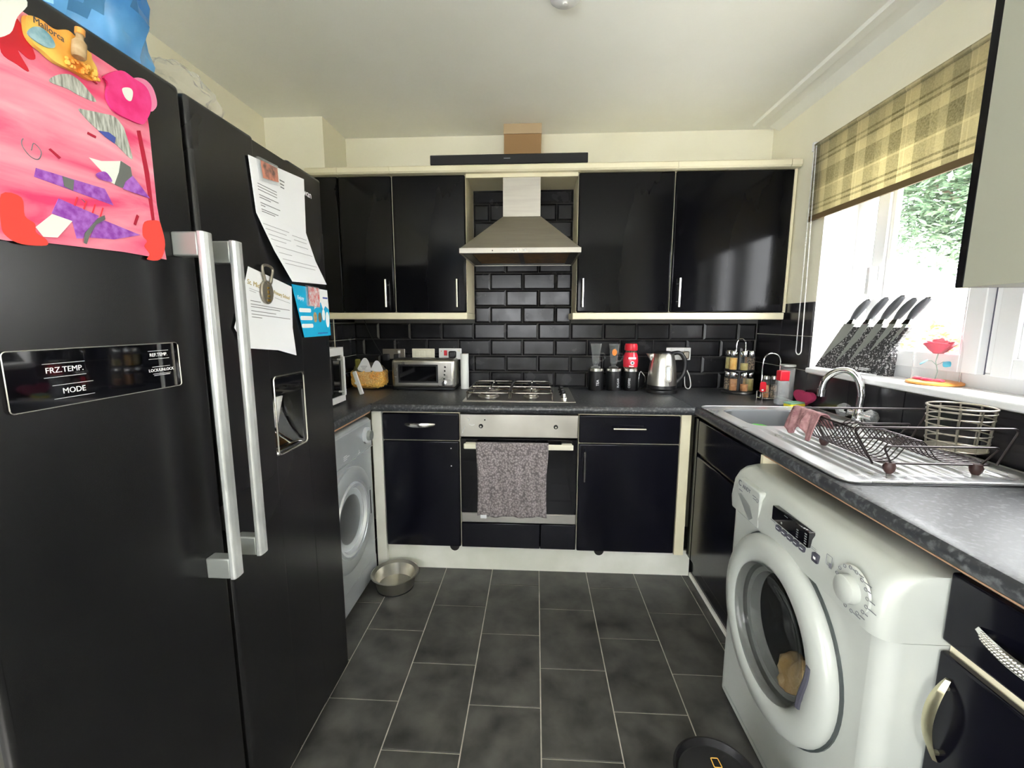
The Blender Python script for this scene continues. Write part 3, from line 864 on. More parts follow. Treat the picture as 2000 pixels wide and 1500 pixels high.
# control panel on the freezer door
cp = MB().prism(rrect(-2.192, -1.914, 1.201, 1.284, .006), 'x', FX, FX + .0035).build('control_panel', 'panel_gloss', u)
m = MB(); m.tube([(FX + .004, p[0], p[1]) for p in rrect(-2.192, -1.914, 1.201, 1.284, .006)], .0009, 4, True)
m.build('edging', 'handle_steel', cp)
B(FX + .003, FX + .0045, -1.9285, -1.9245, 1.203, 1.283).build('edging', 'handle_steel', cp)
for s_, y, z, sz in (('FRZ.TEMP.', -2.118, 1.254, .0115), ('MODE', -2.109, 1.2225, .0115), ('REF.TEMP.', -1.958, 1.2635, .0085), ('LOCK/UNLOCK', -1.955, 1.2355, .0075)):
    text(s_, sz, 'print_white', cp, frame(*F_X, (FX + .0037, y, z)))
    ln = MB()
    for dz in (-1, 1): ln.box(FX + .0036, FX + .004, y - sz * 2.5, y + sz * 2.5, z + dz * sz * .85 - .0003, z + dz * sz * .85 + .0003)
    ln.build('printed_line', 'print_white', cp)
B(FX + .0036, FX + .004, -1.972, -1.938, 1.2258, 1.2272).build('printed_line', 'ink_pale', cp)
text('swan', .028, 'print_white', u, frame(*F_X, (FX + .0006, -1.380, 1.706)), 'logo')
# long handles
for yc, zs in ((-1.884, (.780, 1.494)), (-1.797, (.784, 1.492))):
    hm = MB()
    pr = [(-.561, yc - .0150), (-.553, yc - .0150), (-.550, yc - .012), (-.549, yc), (-.550, yc + .012), (-.553, yc + .0150), (-.561, yc + .0150)]
    hm.prism(pr, 'z', zs[0], zs[1])
    hd = hm.build('handle', 'fridge_handle', u, fix=True, smooth=0, bev=.002)
    for z0 in (zs[0] + .001, zs[1] - .046):
        B(FX - .001, -.5612, yc - .0135, yc + .0135, z0, z0 + .045).build('bracket', 'bracket_grey', hd, bev=.003)
# ---------------------------------------------------------------- papers and magnets on the fridge
PX = FX + .0045
def sheet(name, poly, x, mat, parent, t=.0008):
    return MB().prism(poly, 'x', x, x + t).build(name, mat, parent, smooth=0, fix=True)
P_ = {
'paper':[(-2.1464,1.7278),(-2.1191,1.7342),(-2.0900,1.7330),(-2.0139,1.7340),(-1.9285,1.7288),(-1.9252,1.6636),(-1.9271,1.5332),(-1.9191,1.4379),(-2.0037,1.4386),(-2.1153,1.4332),(-2.1656,1.4277),(-2.1876,1.4287)],
'red_top':[(-2.1353,1.6953),(-2.1265,1.7189),(-2.1179,1.7203),(-2.1110,1.7142),(-2.0990,1.6839),(-2.1074,1.6750),(-2.1198,1.6787),(-2.1097,1.6587),(-2.1233,1.6600),(-2.1394,1.6656)],
'hat1':[(-2.0844,1.6585),(-2.0786,1.6682),(-2.0659,1.6782),(-2.0534,1.6836),(-2.0414,1.6814),(-2.0298,1.6738),(-2.0194,1.6626),(-2.0444,1.6595),(-2.0612,1.6608)],
'hat2':[(-2.0486,1.6382),(-2.0392,1.6424),(-2.0131,1.6491),(-1.9913,1.6535),(-1.9789,1.6455),(-1.9753,1.6390),(-1.9693,1.6140),(-1.9685,1.5963),(-1.9969,1.6116),(-2.0199,1.6195),(-2.0348,1.6271)],
'blue2':[(-2.0226,1.6196),(-2.0053,1.6241),(-1.9943,1.6206),(-1.9971,1.6102),(-2.0109,1.6141)],
'hat3':[(-2.0422,1.5730),(-2.0232,1.5745),(-1.9884,1.5866),(-1.9736,1.5820),(-1.9723,1.5686),(-1.9928,1.5430),(-2.0102,1.5459),(-2.0240,1.5587)],
'dark3':[(-1.9900,1.5861),(-1.9736,1.5820),(-1.9723,1.5686),(-1.9928,1.5430),(-2.0060,1.5445),(-1.9957,1.5666)],
'pur3a':[(-2.0360,1.5510),(-2.0226,1.5592),(-2.0147,1.5552),(-2.0115,1.5469),(-2.0300,1.5451)],
'pur3b':[(-1.9930,1.5415),(-1.9867,1.5544),(-1.9723,1.5686),(-1.9608,1.5580),(-1.9429,1.5399)],
'strip':[(-2.1188,1.5324),(-2.0234,1.5328),(-2.0121,1.5105),(-2.1226,1.5199)],
'strip_dark':[(-2.0859,1.5321),(-2.0705,1.5314),(-2.0739,1.5157),(-2.0854,1.5184)],
'body':[(-2.0950,1.4990),(-2.0391,1.4880),(-2.0465,1.4732),(-2.0619,1.4572),(-2.0682,1.4483),(-2.0772,1.4467),(-2.0801,1.4698),(-2.1072,1.4757)],
'white_leg':[(-2.1074,1.4745),(-2.0812,1.4708),(-2.1050,1.4428),(-2.1229,1.4406),(-2.1309,1.4518)],
'dark_leg':[(-2.0658,1.4564),(-2.0425,1.4833),(-2.0312,1.4905),(-2.0306,1.4846),(-2.0465,1.4732),(-2.0597,1.4537),(-2.0654,1.4405),(-2.0691,1.4418)],
'wing':[(-2.0465,1.4732),(-2.0315,1.4831),(-1.9690,1.4724),(-2.0180,1.4562),(-2.0574,1.4516)],
'red_bl':[(-2.1641,1.4857),(-2.1421,1.4874),(-2.1414,1.4642),(-2.1308,1.4564),(-2.1308,1.4449),(-2.1195,1.4377),(-2.1207,1.4292),(-2.1496,1.4260),(-2.1650,1.4327),(-2.1696,1.4459)],
'red_br':[(-1.9573,1.4967),(-1.9298,1.5050),(-1.9236,1.4965),(-1.9195,1.4648),(-1.9336,1.4362),(-1.9609,1.4324),(-1.9543,1.4424),(-1.9630,1.4544),(-1.9565,1.4644),(-1.9639,1.4734)],
'ribbon':[(-1.9518,1.6485),(-1.9448,1.6514),(-1.9367,1.5856),(-1.9362,1.5044),(-1.9418,1.5024),(-1.9457,1.5827)],
'dash0':[(-2.0222,1.6911),(-2.0185,1.6936),(-2.0135,1.6911),(-2.0158,1.6894)],
'dash1':[(-2.0396,1.6108),(-2.0273,1.6095),(-2.0285,1.6059),(-2.0408,1.6073)],
'dash2':[(-2.0996,1.5637),(-2.0971,1.5657),(-2.0846,1.5580),(-2.0873,1.5553)],
'dash3':[(-1.9719,1.5057),(-1.9681,1.5037),(-1.9761,1.4869),(-1.9800,1.4882)],
'spiral':[(-2.1214,1.5544),(-2.1169,1.5650),(-2.1090,1.5573),(-2.1139,1.5454),(-2.1232,1.5455),(-2.1309,1.5548),(-2.1307,1.5636),(-2.1227,1.5711)],
'flower':[(-2.0039,1.7067),(-1.9733,1.7316),(-1.9502,1.7316),(-1.9276,1.7293),(-1.9197,1.7119),(-1.9244,1.6898),(-1.9355,1.6708),(-1.9452,1.6611),(-1.9695,1.6590),(-1.9932,1.6605),(-2.0039,1.6763),(-1.9994,1.6988)],
'petal':[(-1.9504,1.7302),(-1.9294,1.7409),(-1.9131,1.7350),(-1.9072,1.7135),(-1.9145,1.6986),(-1.9258,1.6920),(-1.9438,1.7075)],
'fcent':[(-1.9757,1.7028),(-1.9625,1.7107),(-1.9567,1.7068),(-1.9621,1.6907),(-1.9713,1.6904)],
'magnet':[(-2.1101,1.7239),(-2.1033,1.7303),(-2.0905,1.7330),(-2.0812,1.7312),(-2.0722,1.7322),(-2.0549,1.7416),(-2.0412,1.7358),(-2.0319,1.7305),(-2.0246,1.7274),(-2.0243,1.7203),(-2.0179,1.7091),(-2.0244,1.6910),(-2.0340,1.6874),(-2.0514,1.6879),(-2.0785,1.6861),(-2.0940,1.6919),(-2.1041,1.6948),(-2.1109,1.7035)],
'island':[(-2.1125,1.7035),(-2.1038,1.7162),(-2.0938,1.7212),(-2.0846,1.7181),(-2.0791,1.7103),(-2.0812,1.7036),(-2.0916,1.6987),(-2.1041,1.6990)],
}
def rnd_poly(p, k=4):
    """smooth a closed outline"""
    n = len(p); out = []
    for i in range(n):
        p0, p1, p2, p3 = p[i - 1], p[i], p[(i + 1) % n], p[(i + 2) % n]
        for j in range(k):
            t = j / k
            out.append(tuple(.5 * (2 * p1[c] + (p2[c] - p0[c]) * t + (2 * p0[c] - 5 * p1[c] + 4 * p2[c] - p3[c]) * t * t + (3 * p1[c] - p0[c] - 3 * p2[c] + p3[c]) * t ** 3) for c in (0, 1)))
    return out
t = thing('child_painting', "child's pink painted collage with torn paper stuck on the freezer door", 'painting', (PX, -2.05, 1.43))
sheet('paper', P_['paper'], PX, 'painting_pink', t)
x = PX + .0009
sheet('red_patch', rnd_poly(P_['red_top']), x, 'crimson', t)
sheet('grey_cutout', rnd_poly(P_['hat1']), x, 'grey_drawing', t)
sheet('grey_cutout', rnd_poly(P_['hat2']), x, 'grey_drawing', t)
sheet('blue_patch', P_['blue2'], x + .0009, 'blue_ink', t)
sheet('grey_cutout', P_['hat3'], x, 'white_paper', t); sheet('dark_patch', P_['dark3'], x + .0009, 'grey_dark', t)
sheet('purple_cutout', rnd_poly(P_['pur3a']), x + .0018, 'purple', t); sheet('purple_cutout', P_['pur3b'], x + .0018, 'purple', t)
sheet('purple_cutout', P_['strip'], x, 'purple', t); sheet('dark_patch', P_['strip_dark'], x + .0009, 'grey_dark', t)
sheet('purple_cutout', P_['body'], x, 'purple', t); sheet('white_cutout', P_['white_leg'], x + .0009, 'white_paper', t)
sheet('dark_patch', P_['dark_leg'], x + .0018, 'grey_dark', t); sheet('purple_cutout', P_['wing'], x, 'purple', t)
sheet('red_corner', rnd_poly(P_['red_bl']), x, 'red_paper', t); sheet('red_corner', rnd_poly(P_['red_br']), x, 'red_paper', t)
sheet('ribbon', P_['ribbon'], x, 'dark_red', t)
sheet('curled_corner', rnd_poly([(-2.160, 1.675), (-2.137, 1.688), (-2.125, 1.715), (-2.110, 1.742), (-2.135, 1.752)]), x + .012, 'white_paper', t)
for i in range(4): sheet('dash', P_['dash%d' % i], x + .0009, 'dark_red', t)
m = MB(); m.tube([(x + .0002, a, b) for a, b in rnd_poly(P_['spiral'])[:-6]], .0006, 4)
m.tube([(x + .0002, -2.062 + .006 * i, 1.507 - .004 * i) for i in range(2)], .0006, 4); m.build('pencil_line', 'ink', t)
m = MB()
for i, y in enumerate((-2.068, -2.055, -2.042, -2.03)): m.tube([(x + .0003, y, 1.508 - .002 * i), (x + .0003, y - .006, 1.494 - .002 * i)], .0012, 4)
m.build('brush_stroke', 'crimson', t)
fl = sheet('flower_petal', rnd_poly(P_['flower']), x + .0009, 'pink_felt', t, .004)
sheet('flower_petal', rnd_poly(P_['petal']), x + .0015, 'pale_pink', t, .003); sheet('flower_centre', rnd_poly(P_['fcent']), x + .0050, 'white_paper', t, .001)
t = thing('souvenir_magnet', 'orange island souvenir magnet with tiny sand bottle on the painting', 'magnet', (PX, -2.06, 1.687))
sheet('base', rnd_poly(P_['magnet']), x + .001, 'magnet_orange', t, .007)
sheet('island', rnd_poly(P_['island']), x + .0081, 'magnet_blue', t, .002)
text('Mallorca', .0125, 'text_dark', t, frame((0, 1, -.08), (0, .08, 1), (x + .0083, -2.083, 1.7255)), xs=.9)
m = MB(); m.xf = Matrix.Translation((x + .016, -2.053, 1.706)) @ Matrix.Rotation(math.radians(-10), 4, 'X')
m.lathe([(.007, 0), (.0085, .003), (.0085, .022), (.0045, .028), (.0045, .033), (.0055, .034)], (0, 0, 0), 'z', 12); m.build('sand_bottle', 'sand', t)
m = MB(); m.xf = Matrix.Translation((x + .016, -2.053, 1.706)) @ Matrix.Rotation(math.radians(-10), 4, 'X')
m.lathe([(.0045, .034), (.006, .035), (.006, .043)], (0, 0, 0), 'z', 12); m.build('cork', 'orange_wood', t)
rnd = random.Random(4); m = MB()
for i in range(26): m.ball((x + .011, -2.05 + rnd.uniform(-.018, .028), 1.694 + rnd.uniform(-.004, .010)), rnd.uniform(.002, .0045), 6, 4)
m.build('shell', 'magnet_orange', t)

def lines(parent, x, rows, mat='ink', h=.0016, name='printed_text', slope=0):
    m = MB()
    for y0, y1, z in rows:
        dz = slope * (y1 - y0)
        m.add([(x, y0, z - h / 2), (x, y1, z - h / 2 + dz), (x, y1, z + h / 2 + dz), (x, y0, z + h / 2)], [(0, 1, 2, 3)])
    return m.build(name, mat, parent, smooth=0)
t = thing('letter', 'long printed letter hanging folded near the top of the fridge door', 'letter', (PX, -1.5, 1.43))
L1 = [(-1.6512, 1.7178), (-1.3984, 1.7406), (-1.4067, 1.586), (-1.6376, 1.5892)]
m = MB(); m.add([(PX, *p) for p in L1] + [(PX + .018, -1.3318, 1.4409), (PX + .020, -1.5330, 1.4325), (PX + .006, -1.3715, 1.509), (PX + .008, -1.5862, 1.5059)],
                [(0, 1, 2, 3), (3, 2, 6, 7), (7, 6, 4, 5)])
m.build('sheet', 'paper', t, solid=.0008, smooth=0)
lx = PX + .0012
rows = [(-1.625, -1.545, z) for z in (1.662, 1.655, 1.648)] + [(-1.622, -1.54, 1.636), (-1.621, -1.575, 1.630), (-1.619, -1.535, 1.618), (-1.618, -1.60, 1.612), (-1.617, -1.545, 1.603), (-1.616, -1.56, 1.598)]
lines(t, lx, rows, 'ink', .0018)
lines(t, lx, [(-1.528, -1.505, 1.699), (-1.527, -1.508, 1.690), (-1.526, -1.508, 1.682)], 'ink', .003)
m = MB()
for k, (a, b, f) in enumerate([(.02, .55, .10), (.02, .45, .17), (.60, .95, .13), (.60, .92, .2), (.02, .5, .25), (.02, .35, .32), (.60, .9, .3), (.05, .95, .42), (.05, .35, .52), (.05, .95, .62), (.05, .85, .69)]):
    z = 1.583 - f * .15
    tt = f
    ya = -1.6376 + tt * .105 + .005; yb = -1.4067 + tt * .075 - .005
    xx = PX + .0013 + (.0075 * min(1, (1.587 - z) / .08)) + max(0, (1.507 - z) / .07) * .0125
    y0 = ya + (yb - ya) * a; y1 = ya + (yb - ya) * b
    m.add([(xx, y0, z - .0008), (xx, y1, z - .0008), (xx, y1, z + .0008), (xx, y0, z + .0008)], [(0, 1, 2, 3)])
m.build('printed_text', 'ink_pale', t, smooth=0)
t = thing('photo_magnet', 'small clear framed photo magnet holding the long letter', 'magnet', (PX, -1.58, 1.67))
MB().prism([(-1.6230, 1.7246), (-1.5405, 1.7291), (-1.5376, 1.6808), (-1.6160, 1.6702)], 'x', PX + .0015, PX + .007).build('acrylic_frame', 'clear_plastic', t, fix=True, smooth=0)
MB().prism([(-1.616, 1.7185), (-1.5455, 1.7225), (-1.543, 1.6875), (-1.610, 1.678)], 'x', PX + .0072, PX + .0078).build('photo', 'photo_print', t, fix=True, smooth=0)
t = thing('school_letter', 'white school letter with gold heading under the bottle opener', 'letter', (PX, -1.6, 1.227))
m = MB(); q = [(-1.6858, 1.4547), (-1.5044, 1.4209), (-1.5140, 1.3064), (-1.5110, 1.2277), (-1.5973, 1.2480), (-1.7223, 1.2610), (-1.7527, 1.3097), (-1.7150, 1.3866)]
m.add([(PX + (.0 if z > 1.30 else .004), y, z) for y, z in q], [(0, 1, 2, 7), (7, 2, 5, 6), (2, 3, 4, 5)])
m.build('sheet', 'paper', t, solid=.0008, smooth=0)
sl = -.17
text('St. Mich', .017, 'gold_ink', t, frame((0, 1, sl), (0, -sl, 1), (lx, -1.668, 1.414)))
text('Primary School', .014, 'gold_ink', t, frame((0, 1, sl), (0, -sl, 1), (lx, -1.556, 1.394)), xs=.85)
lines(t, lx, [(-1.69, -1.65, 1.403), (-1.69, -1.665, 1.398)], 'ink_pale', .0014, slope=sl)
lines(t, lx, [(-1.59, -1.52, 1.386)], 'ink_pale', .0014, slope=sl)
lines(t, lx + .0005, [(-1.69, -1.65, 1.374), (-1.69, -1.525, 1.366), (-1.69, -1.57, 1.360), (-1.69, -1.59, 1.350), (-1.69, -1.525, 1.342), (-1.69, -1.65, 1.335)], 'ink', .0015, slope=-.07)
t = thing('bottle_opener', 'bronze bottle opener magnet with gold lettering on the school letter', 'bottle opener', (PX, -1.62, 1.37))
m = MB(); m.tube([(PX + .006, y, z) for y, z in rnd_poly([(-1.629, 1.420), (-1.637, 1.440), (-1.640, 1.458), (-1.628, 1.465), (-1.606, 1.463), (-1.598, 1.455), (-1.604, 1.437), (-1.612, 1.420)])], .0036, 6, True)
m.build('loop', 'bronze', t)
m = MB().prism([(-1.6275 + .0245 * math.cos(a), 1.3975 + .030 * math.sin(a)) for a in [i * PI / 12 for i in range(24)]], 'x', PX + .001, PX + .008); m.build('disc', 'bronze', t, fix=True, bev=.002)
for i, (w_, h_) in enumerate(((.004, .007), (.008, .005), (.006, .009), (.010, .006), (.012, .007))): MB().prism(rrect(-1.6255 - w_ / 2, -1.6255 + w_ / 2, 1.419 - i * .0105 - h_ / 2, 1.419 - i * .0105 + h_ / 2, .0015), 'x', PX + .008, PX + .009).build('gold_mark', 'gold', t, fix=True)
t = thing('blue_card', 'bright blue printed card at the far edge of the fridge door', 'card', (PX, -1.39, 1.277))
MB().prism([(-1.5035, 1.4281), (-1.2961, 1.4257), (-1.2909, 1.3542), (-1.2880, 1.2776), (-1.4549, 1.2768), (-1.4826, 1.3647)], 'x', PX, PX + .001).build('sheet', 'card_blue', t, fix=True, smooth=0)
cx = PX + .0012
m = MB()
m.add([(cx, -1.36, 1.4262), (cx, -1.2966, 1.4255), (cx, -1.292, 1.362), (cx, -1.315, 1.374), (cx, -1.33, 1.36), (cx, -1.345, 1.385), (cx, -1.37, 1.37), (cx, -1.39, 1.36)], [(0, 1, 2, 3, 4, 5, 6, 7)])
for y, z, a, b in ((-1.305, 1.33, .012, .026), (-1.33, 1.345, .010, .018)):
    m.prism([(y + a * math.cos(q), z + b * math.sin(q)) for q in [i * PI / 8 for i in range(16)]], 'x', cx - .0002, cx)
for z, y1 in ((1.357, -1.408), (1.334, -1.402), (1.311, -1.40)): m.prism(rrect(-1.466 - (1.311 - z) * -.2, y1, z - .006, z + .006, .005), 'x', cx - .0002, cx + .0001)
m.build('white_print', 'print_white', t, fix=True, smooth=0)
for y, c in ((-1.385, 'sand'), (-1.355, 'brown_bar')):
    m = MB().prism([(y + .011 * math.cos(q), 1.337 + .016 * math.sin(q)) for q in [i * PI / 8 for i in range(16)]], 'x', cx, cx + .0004); m.build('printed_face', c, t, smooth=0)
text('Enjoy', .016, 'print_white', t, frame((0, 1, -.05), (0, .05, 1), (cx, -1.462, 1.392)), 'lettering')
B(cx + .0001, cx + .0004, -1.330, -1.298, 1.397, 1.402).build('printed_line', 'blue_ink', t)
B(cx - .0001, cx + .0003, -1.375, -1.31, 1.2855, 1.2885).build('printed_line', 'blue_ink', t)
t = thing('picture_magnet', 'small red and white picture magnet on the blue card', 'magnet', (PX, -1.4, 1.367))
MB().prism([(-1.4323, 1.4311), (-1.3563, 1.4294), (-1.3577, 1.3672), (-1.4315, 1.3694)], 'x', PX + .0016, PX + .005).build('plate', 'clear_plastic', t, fix=True, smooth=0)
MB().prism([(-1.424, 1.428), (-1.3575, 1.4265), (-1.3587, 1.3695), (-1.4235, 1.372)], 'x', PX + .0052, PX + .0056).build('picture', 'magnet_print', t, fix=True, smooth=0)

# ---------------------------------------------------------------- bags on top of the fridge
def crumple(name, c, rad, seed, nu=36, nv=20, amp=.22):
    rnd = random.Random(seed)
    ws = [(Vector((rnd.gauss(0, 1), rnd.gauss(0, 1), rnd.gauss(0, 1))) * f, rnd.uniform(0, 6), 1 / f ** .45) for f in (1.5, 2, 2.5, 3, 4, 5, 6, 7)]
    m = MB(); vs = []
    for j in range(nv + 1):
        th = PI * j / nv
        for i in range(nu):
            ph = 2 * PI * i / nu
            d = Vector((math.sin(th) * math.cos(ph), math.sin(th) * math.sin(ph), math.cos(th)))
            k = 1 + amp * sum(abs(math.sin(w.dot(d) + p)) * a for w, p, a in ws) / 1.6 - amp * .9
            q = Vector((d.x * rad[0] * k, d.y * rad[1] * k, d.z * rad[2] * k))
            q.z = max(q.z, -rad[2] * .72)
            vs.append(Vector(c) + q + Vector((0, 0, rad[2] * .72)))
    fs = [(j * nu + i, j * nu + (i + 1) % nu, (j + 1) * nu + (i + 1) % nu, (j + 1) * nu + i) for j in range(nv) for i in range(nu)]
    m.add(vs, fs)
    return m
o = crumple('blue_bag', (-.76, -1.955, 1.7748), (.11, .100, .13), 11, 52, 30, .34).build('plastic_bag', 'blue_bag', smooth=24); tag(o, 'crumpled blue plastic bag lying on top of the fridge', 'bag')
o = crumple('clear_bag', (-.735, -1.728, 1.7748), (.075, .06, .05), 5, amp=.35).build('plastic_bag', 'film_bag', smooth=20); tag(o, 'crumpled clear plastic bag lying beside the blue bag', 'bag')
o = crumple('bread_bag', (-.74, -2.19, 1.7748), (.07, .055, .06), 23).build('bread_bag', 'brown_bag', smooth=30); tag(o, 'brown and orange bread bag on the fridge top', 'bag')
for y, s_, lb in ((-1.62, .04, 'small clear plastic tray lying flat on the fridge top'), (-1.49, .03, 'tiny clear plastic offcut near the far end of fridge top')):
    t = thing('plastic_tray', lb, 'tray', (-.74, y, 1.758))
    m = MB(); m.tube(fillet([(-.80, y - s_, 1.785), (-.70, y - s_, 1.785), (-.70, y + s_, 1.785), (-.80, y + s_, 1.785)], .01, 3, True), .002, 5, True); m.build('rim', 'clear_plastic', t)
    m = MB(); m.box(-.795, -.705, y - s_ * .8, y + s_ * .8, 1.758, 1.783); m.build('tub', 'clear_plastic', t)

# ================================================================ TUMBLE DRYER (under the left worktop)
u = thing('tumble_dryer', 'silver grey tumble dryer half hidden behind the fridge', 'tumble dryer', (-1.05, -.92, 0))
DXF = -.746
B(-1.34, DXF, -1.225, -.628, .02, .852).build('body', 'dryer_silver', u, bev=.02, seg=4)
B(DXF - .03, DXF + .004, -1.22, -.634, .705, .838).build('control_panel', 'dryer_silver', u, bev=.006)
k = MB().lathe([(.040, 0), (.040, .010), (.032, .014)], (DXF + .004, -.71, .775), 'x', 24).build('dial_ring', 'dryer_light', u)
MB().lathe([(.026, .014), (.024, .030), (.0, .031)], (DXF + .004, -.71, .775), 'x', 20, caps=False).build('dial', 'bracket_grey', k)
B(DXF + .003, DXF + .006, -1.22, -.634, .7015, .7045).build('panel_line', 'dryer_light', u)
m = MB(); m.box(DXF + .0035, DXF + .005, -.80, -.795, .715, .728); m.box(DXF + .0035, DXF + .005, -.81, -.785, .7105, .714); m.build('lettering', 'print_white', u)
lines(u, DXF + .0045, [(-.96, -.925, .742), (-.96, -.90, .734), (-.96, -.925, .726)], 'print_white', .004)
yc, zc = -.925, .445
dd = MB().lathe([(.235, 0), (.235, .012), (.225, .020), (.175, .022), (.165, .012)], (DXF, yc, zc), 'x', 48, caps=False).build('door', 'dryer_silver', u)
MB().lathe([(.168, .012), (.160, .024), (.148, .022), (.138, .006), (.112, .003), (.0, .003)], (DXF, yc, zc), 'x', 48, caps=False).build('door_ring', 'dryer_light', dd)
MB().lathe([(.138, .004), (.12, .018), (.07, .026), (.0, .028)], (DXF, yc, zc), 'x', 40, caps=False).build('door_glass', 'glass', dd)
B(DXF + .015, DXF + .022, yc + .178, yc + .206, zc - .075, zc + .075).build('handle_recess', 'dryer_light', dd, bev=.004)
B(DXF + .020, DXF + .0232, yc + .187, yc + .197, zc - .06, zc + .06).build('handle_slot', 'dark_void', dd)
MB().lathe([(.110, .004), (.0, .0042)], (DXF, yc, zc), 'x', 32, caps=False).build('drum', 'drum', u)
B(DXF - .01, DXF + .001, -1.21, -.64, .025, .12).build('kick_plate', 'dryer_silver', u)

# ================================================================ WASHING MACHINE
u = thing('washing_machine', 'white front-loading washing machine pushed under the window worktop', 'washing machine', (1.1, -1.57, 0))
WXF, Y0, Y1 = .768, -1.915, -1.252
def plan(xf, r, y0=Y0, y1=Y1, xb=1.38):
    pts = [(xb, y0), (xb, y1)]
    for i in range(7):
        a = math.radians(90 + 15 * i); pts.append((xf + r + r * math.cos(a), y1 - r + r * math.sin(a)))
    for i in range(7):
        a = math.radians(180 + 15 * i); pts.append((xf + r + r * math.cos(a), y0 + r + r * math.sin(a)))
    return pts
yc, zc = -1.570, .466
m = MB(); pl = plan(WXF, .036); n = len(pl)
m.add([(x_, y_, .012) for x_, y_ in pl] + [(x_, y_, .705) for x_, y_ in pl], [tuple(range(n))[::-1], tuple(range(n, 2 * n))] + [(i, (i + 1) % n, n + (i + 1) % n, n + i) for i in range(n) if i != 8])
ya, yb_ = Y0 + .036, Y1 - .036
ring = []; outer = []
for i in range(48):
    a = 2 * PI * i / 48; c_, s_ = math.cos(a), math.sin(a)
    ty = ((yb_ - yc) / c_ if c_ > 0 else (ya - yc) / c_) if abs(c_) > 1e-6 else 9
    tz = ((.705 - zc) / s_ if s_ > 0 else (.012 - zc) / s_) if abs(s_) > 1e-6 else 9
    t_ = min(ty, tz)
    ring.append((WXF, yc + .152 * c_, zc + .152 * s_)); outer.append((WXF, yc + t_ * c_, zc + t_ * s_))
m.add(ring + outer, [(i, (i + 1) % 48, 48 + (i + 1) % 48, 48 + i) for i in range(48)])
m.add([(WXF, ya, .012), (WXF, yb_, .012), (WXF, yb_, .705), (WXF, ya, .705)] + outer, [])
base_i = len(m.v) - 48
for cy, cz, ci in ((ya, .012, 0), (yb_, .012, 1), (yb_, .705, 2), (ya, .705, 3)):
    k0 = min(range(48), key=lambda i: (math.atan2(outer[i][2] - zc, outer[i][1] - yc) - math.atan2(cz - zc, cy - yc)) % (2 * PI))
    m.f.append((base_i - 4 + ci, base_i + k0, base_i + (k0 - 1) % 48))
m.build('body', 'wm_white', u, fix=True)
# the fascia leans back towards the top
m = MB(); n = len(plan(WXF, .036)); vs = []; lv = [(.706, -.014), (.74, -.018), (.80, -.010), (.826, .004), (.840, .022), (.846, .05)]
for z, dx in lv:
    for x_, y_ in plan(WXF + dx, .036): vs.append((min(x_, 1.38), y_, z))
fs = [(j * n + i, j * n + (i + 1) % n, (j + 1) * n + (i + 1) % n, (j + 1) * n + i) for j in range(len(lv) - 1) for i in range(n)]
fs += [tuple(range(n))[::-1], tuple((len(lv) - 1) * n + i for i in range(n))]
m.add(vs, fs)
fas = m.build('fascia', 'wm_white', u, fix=True, smooth=50)
px = WXF - .0165
# fascia drawer outline, display, buttons, knob and print
dw = MB().prism(rrect(-1.458, -1.318, .708, .822, .012), 'x', px - .0015, px + .02).build('detergent_drawer', 'wm_white', u, fix=True, bev=.004)
m = MB(); m.add([(px - .0045, -1.292, .790), (px - .0045, -1.40, .770), (px - .0045, -1.412, .722), (px + .010, -1.40, .728), (px - .0045, -1.30, .748)], [(0, 1, 2, 4), (0, 1, 3)])
MB().prism([(-1.325, .768), (-1.345, .776), (-1.405, .758), (-1.425, .728), (-1.405, .712)], 'x', px - .0022, px - .0016).build('finger_recess', 'bracket_grey', dw, fix=True)
text('C', .027, 'text_dark', u, frame(*F_NX, (px - .002, -1.333, .806)), 'logo')
text('ANDY', .018, 'text_dark', u, frame(*F_NX, (px - .002, -1.376, .8025)), 'logo')
lines(u, px - .002, [(-1.328, -1.352, .7845)], 'ink', .003)
lines(u, px - .002, [(-1.415, -1.437, .799), (-1.418, -1.436, .791)], 'ink', .0025)
MB().tube(circ((px - .002, -1.444, .793), .006, 14, 'yz'), .0007, 4, True).build('wifi_icon', 'ink', u)
dsp = MB().prism(rrect(-1.690, -1.528, .777, .817, .003), 'x', px - .0022, px + .012).build('display', 'panel_gloss', u, fix=True)
m = MB()
for i in range(5):
    m.box(px - .0028, px - .0022, -1.682, -1.674, .782 + i * .0062, .7845 + i * .0062)
    if i < 4: m.box(px - .0028, px - .0022, -1.648, -1.641, .782 + i * .0062, .7845 + i * .0062)
m.box(px - .0028, px - .0022, -1.578, -1.572, .784, .789); m.box(px - .0028, px - .0022, -1.600, -1.584, .812, .8135)
m.build('printed_icon', 'bracket_grey', dsp)
for i in range(5):
    y = -1.560 - i * .0265
    b_ = MB().prism(rrect(y - .0105, y + .0105, .757, .771, .004), 'x', px - .0026, px + .012).build('button', 'text_dark', u, fix=True)
    B(px - .0031, px - .0027, y - .006, y + .006, .7632, .7648).build('printed_icon', 'print_white', b_)
b_ = MB().prism(rrect(-1.728, -1.706, .757, .779, .004), 'x', px - .0026, px + .012).build('button', 'text_dark', u, fix=True)
B(px - .0031, px - .0027, -1.721, -1.713, .765, .771).build('printed_icon', 'print_white', b_)
lines(u, px - .0025, [(-1.700, -1.722, .786), (-1.700, -1.720, .790)], 'ink', .0012)
lines(u, px - .0025, [(-1.523, -1.547, .7735)], 'ink', .002)
m = MB()
m.tube(fillet([(px - .0028, -1.757, .802), (px - .0028, -1.775, .802), (px - .0028, -1.775, .778), (px - .0028, -1.757, .778)], .002, 2, True), .0007, 4, True)
m.box(px - .003, px - .0025, -1.775, -1.767, .774, .786); m.build('phone_icon', 'ink', u)
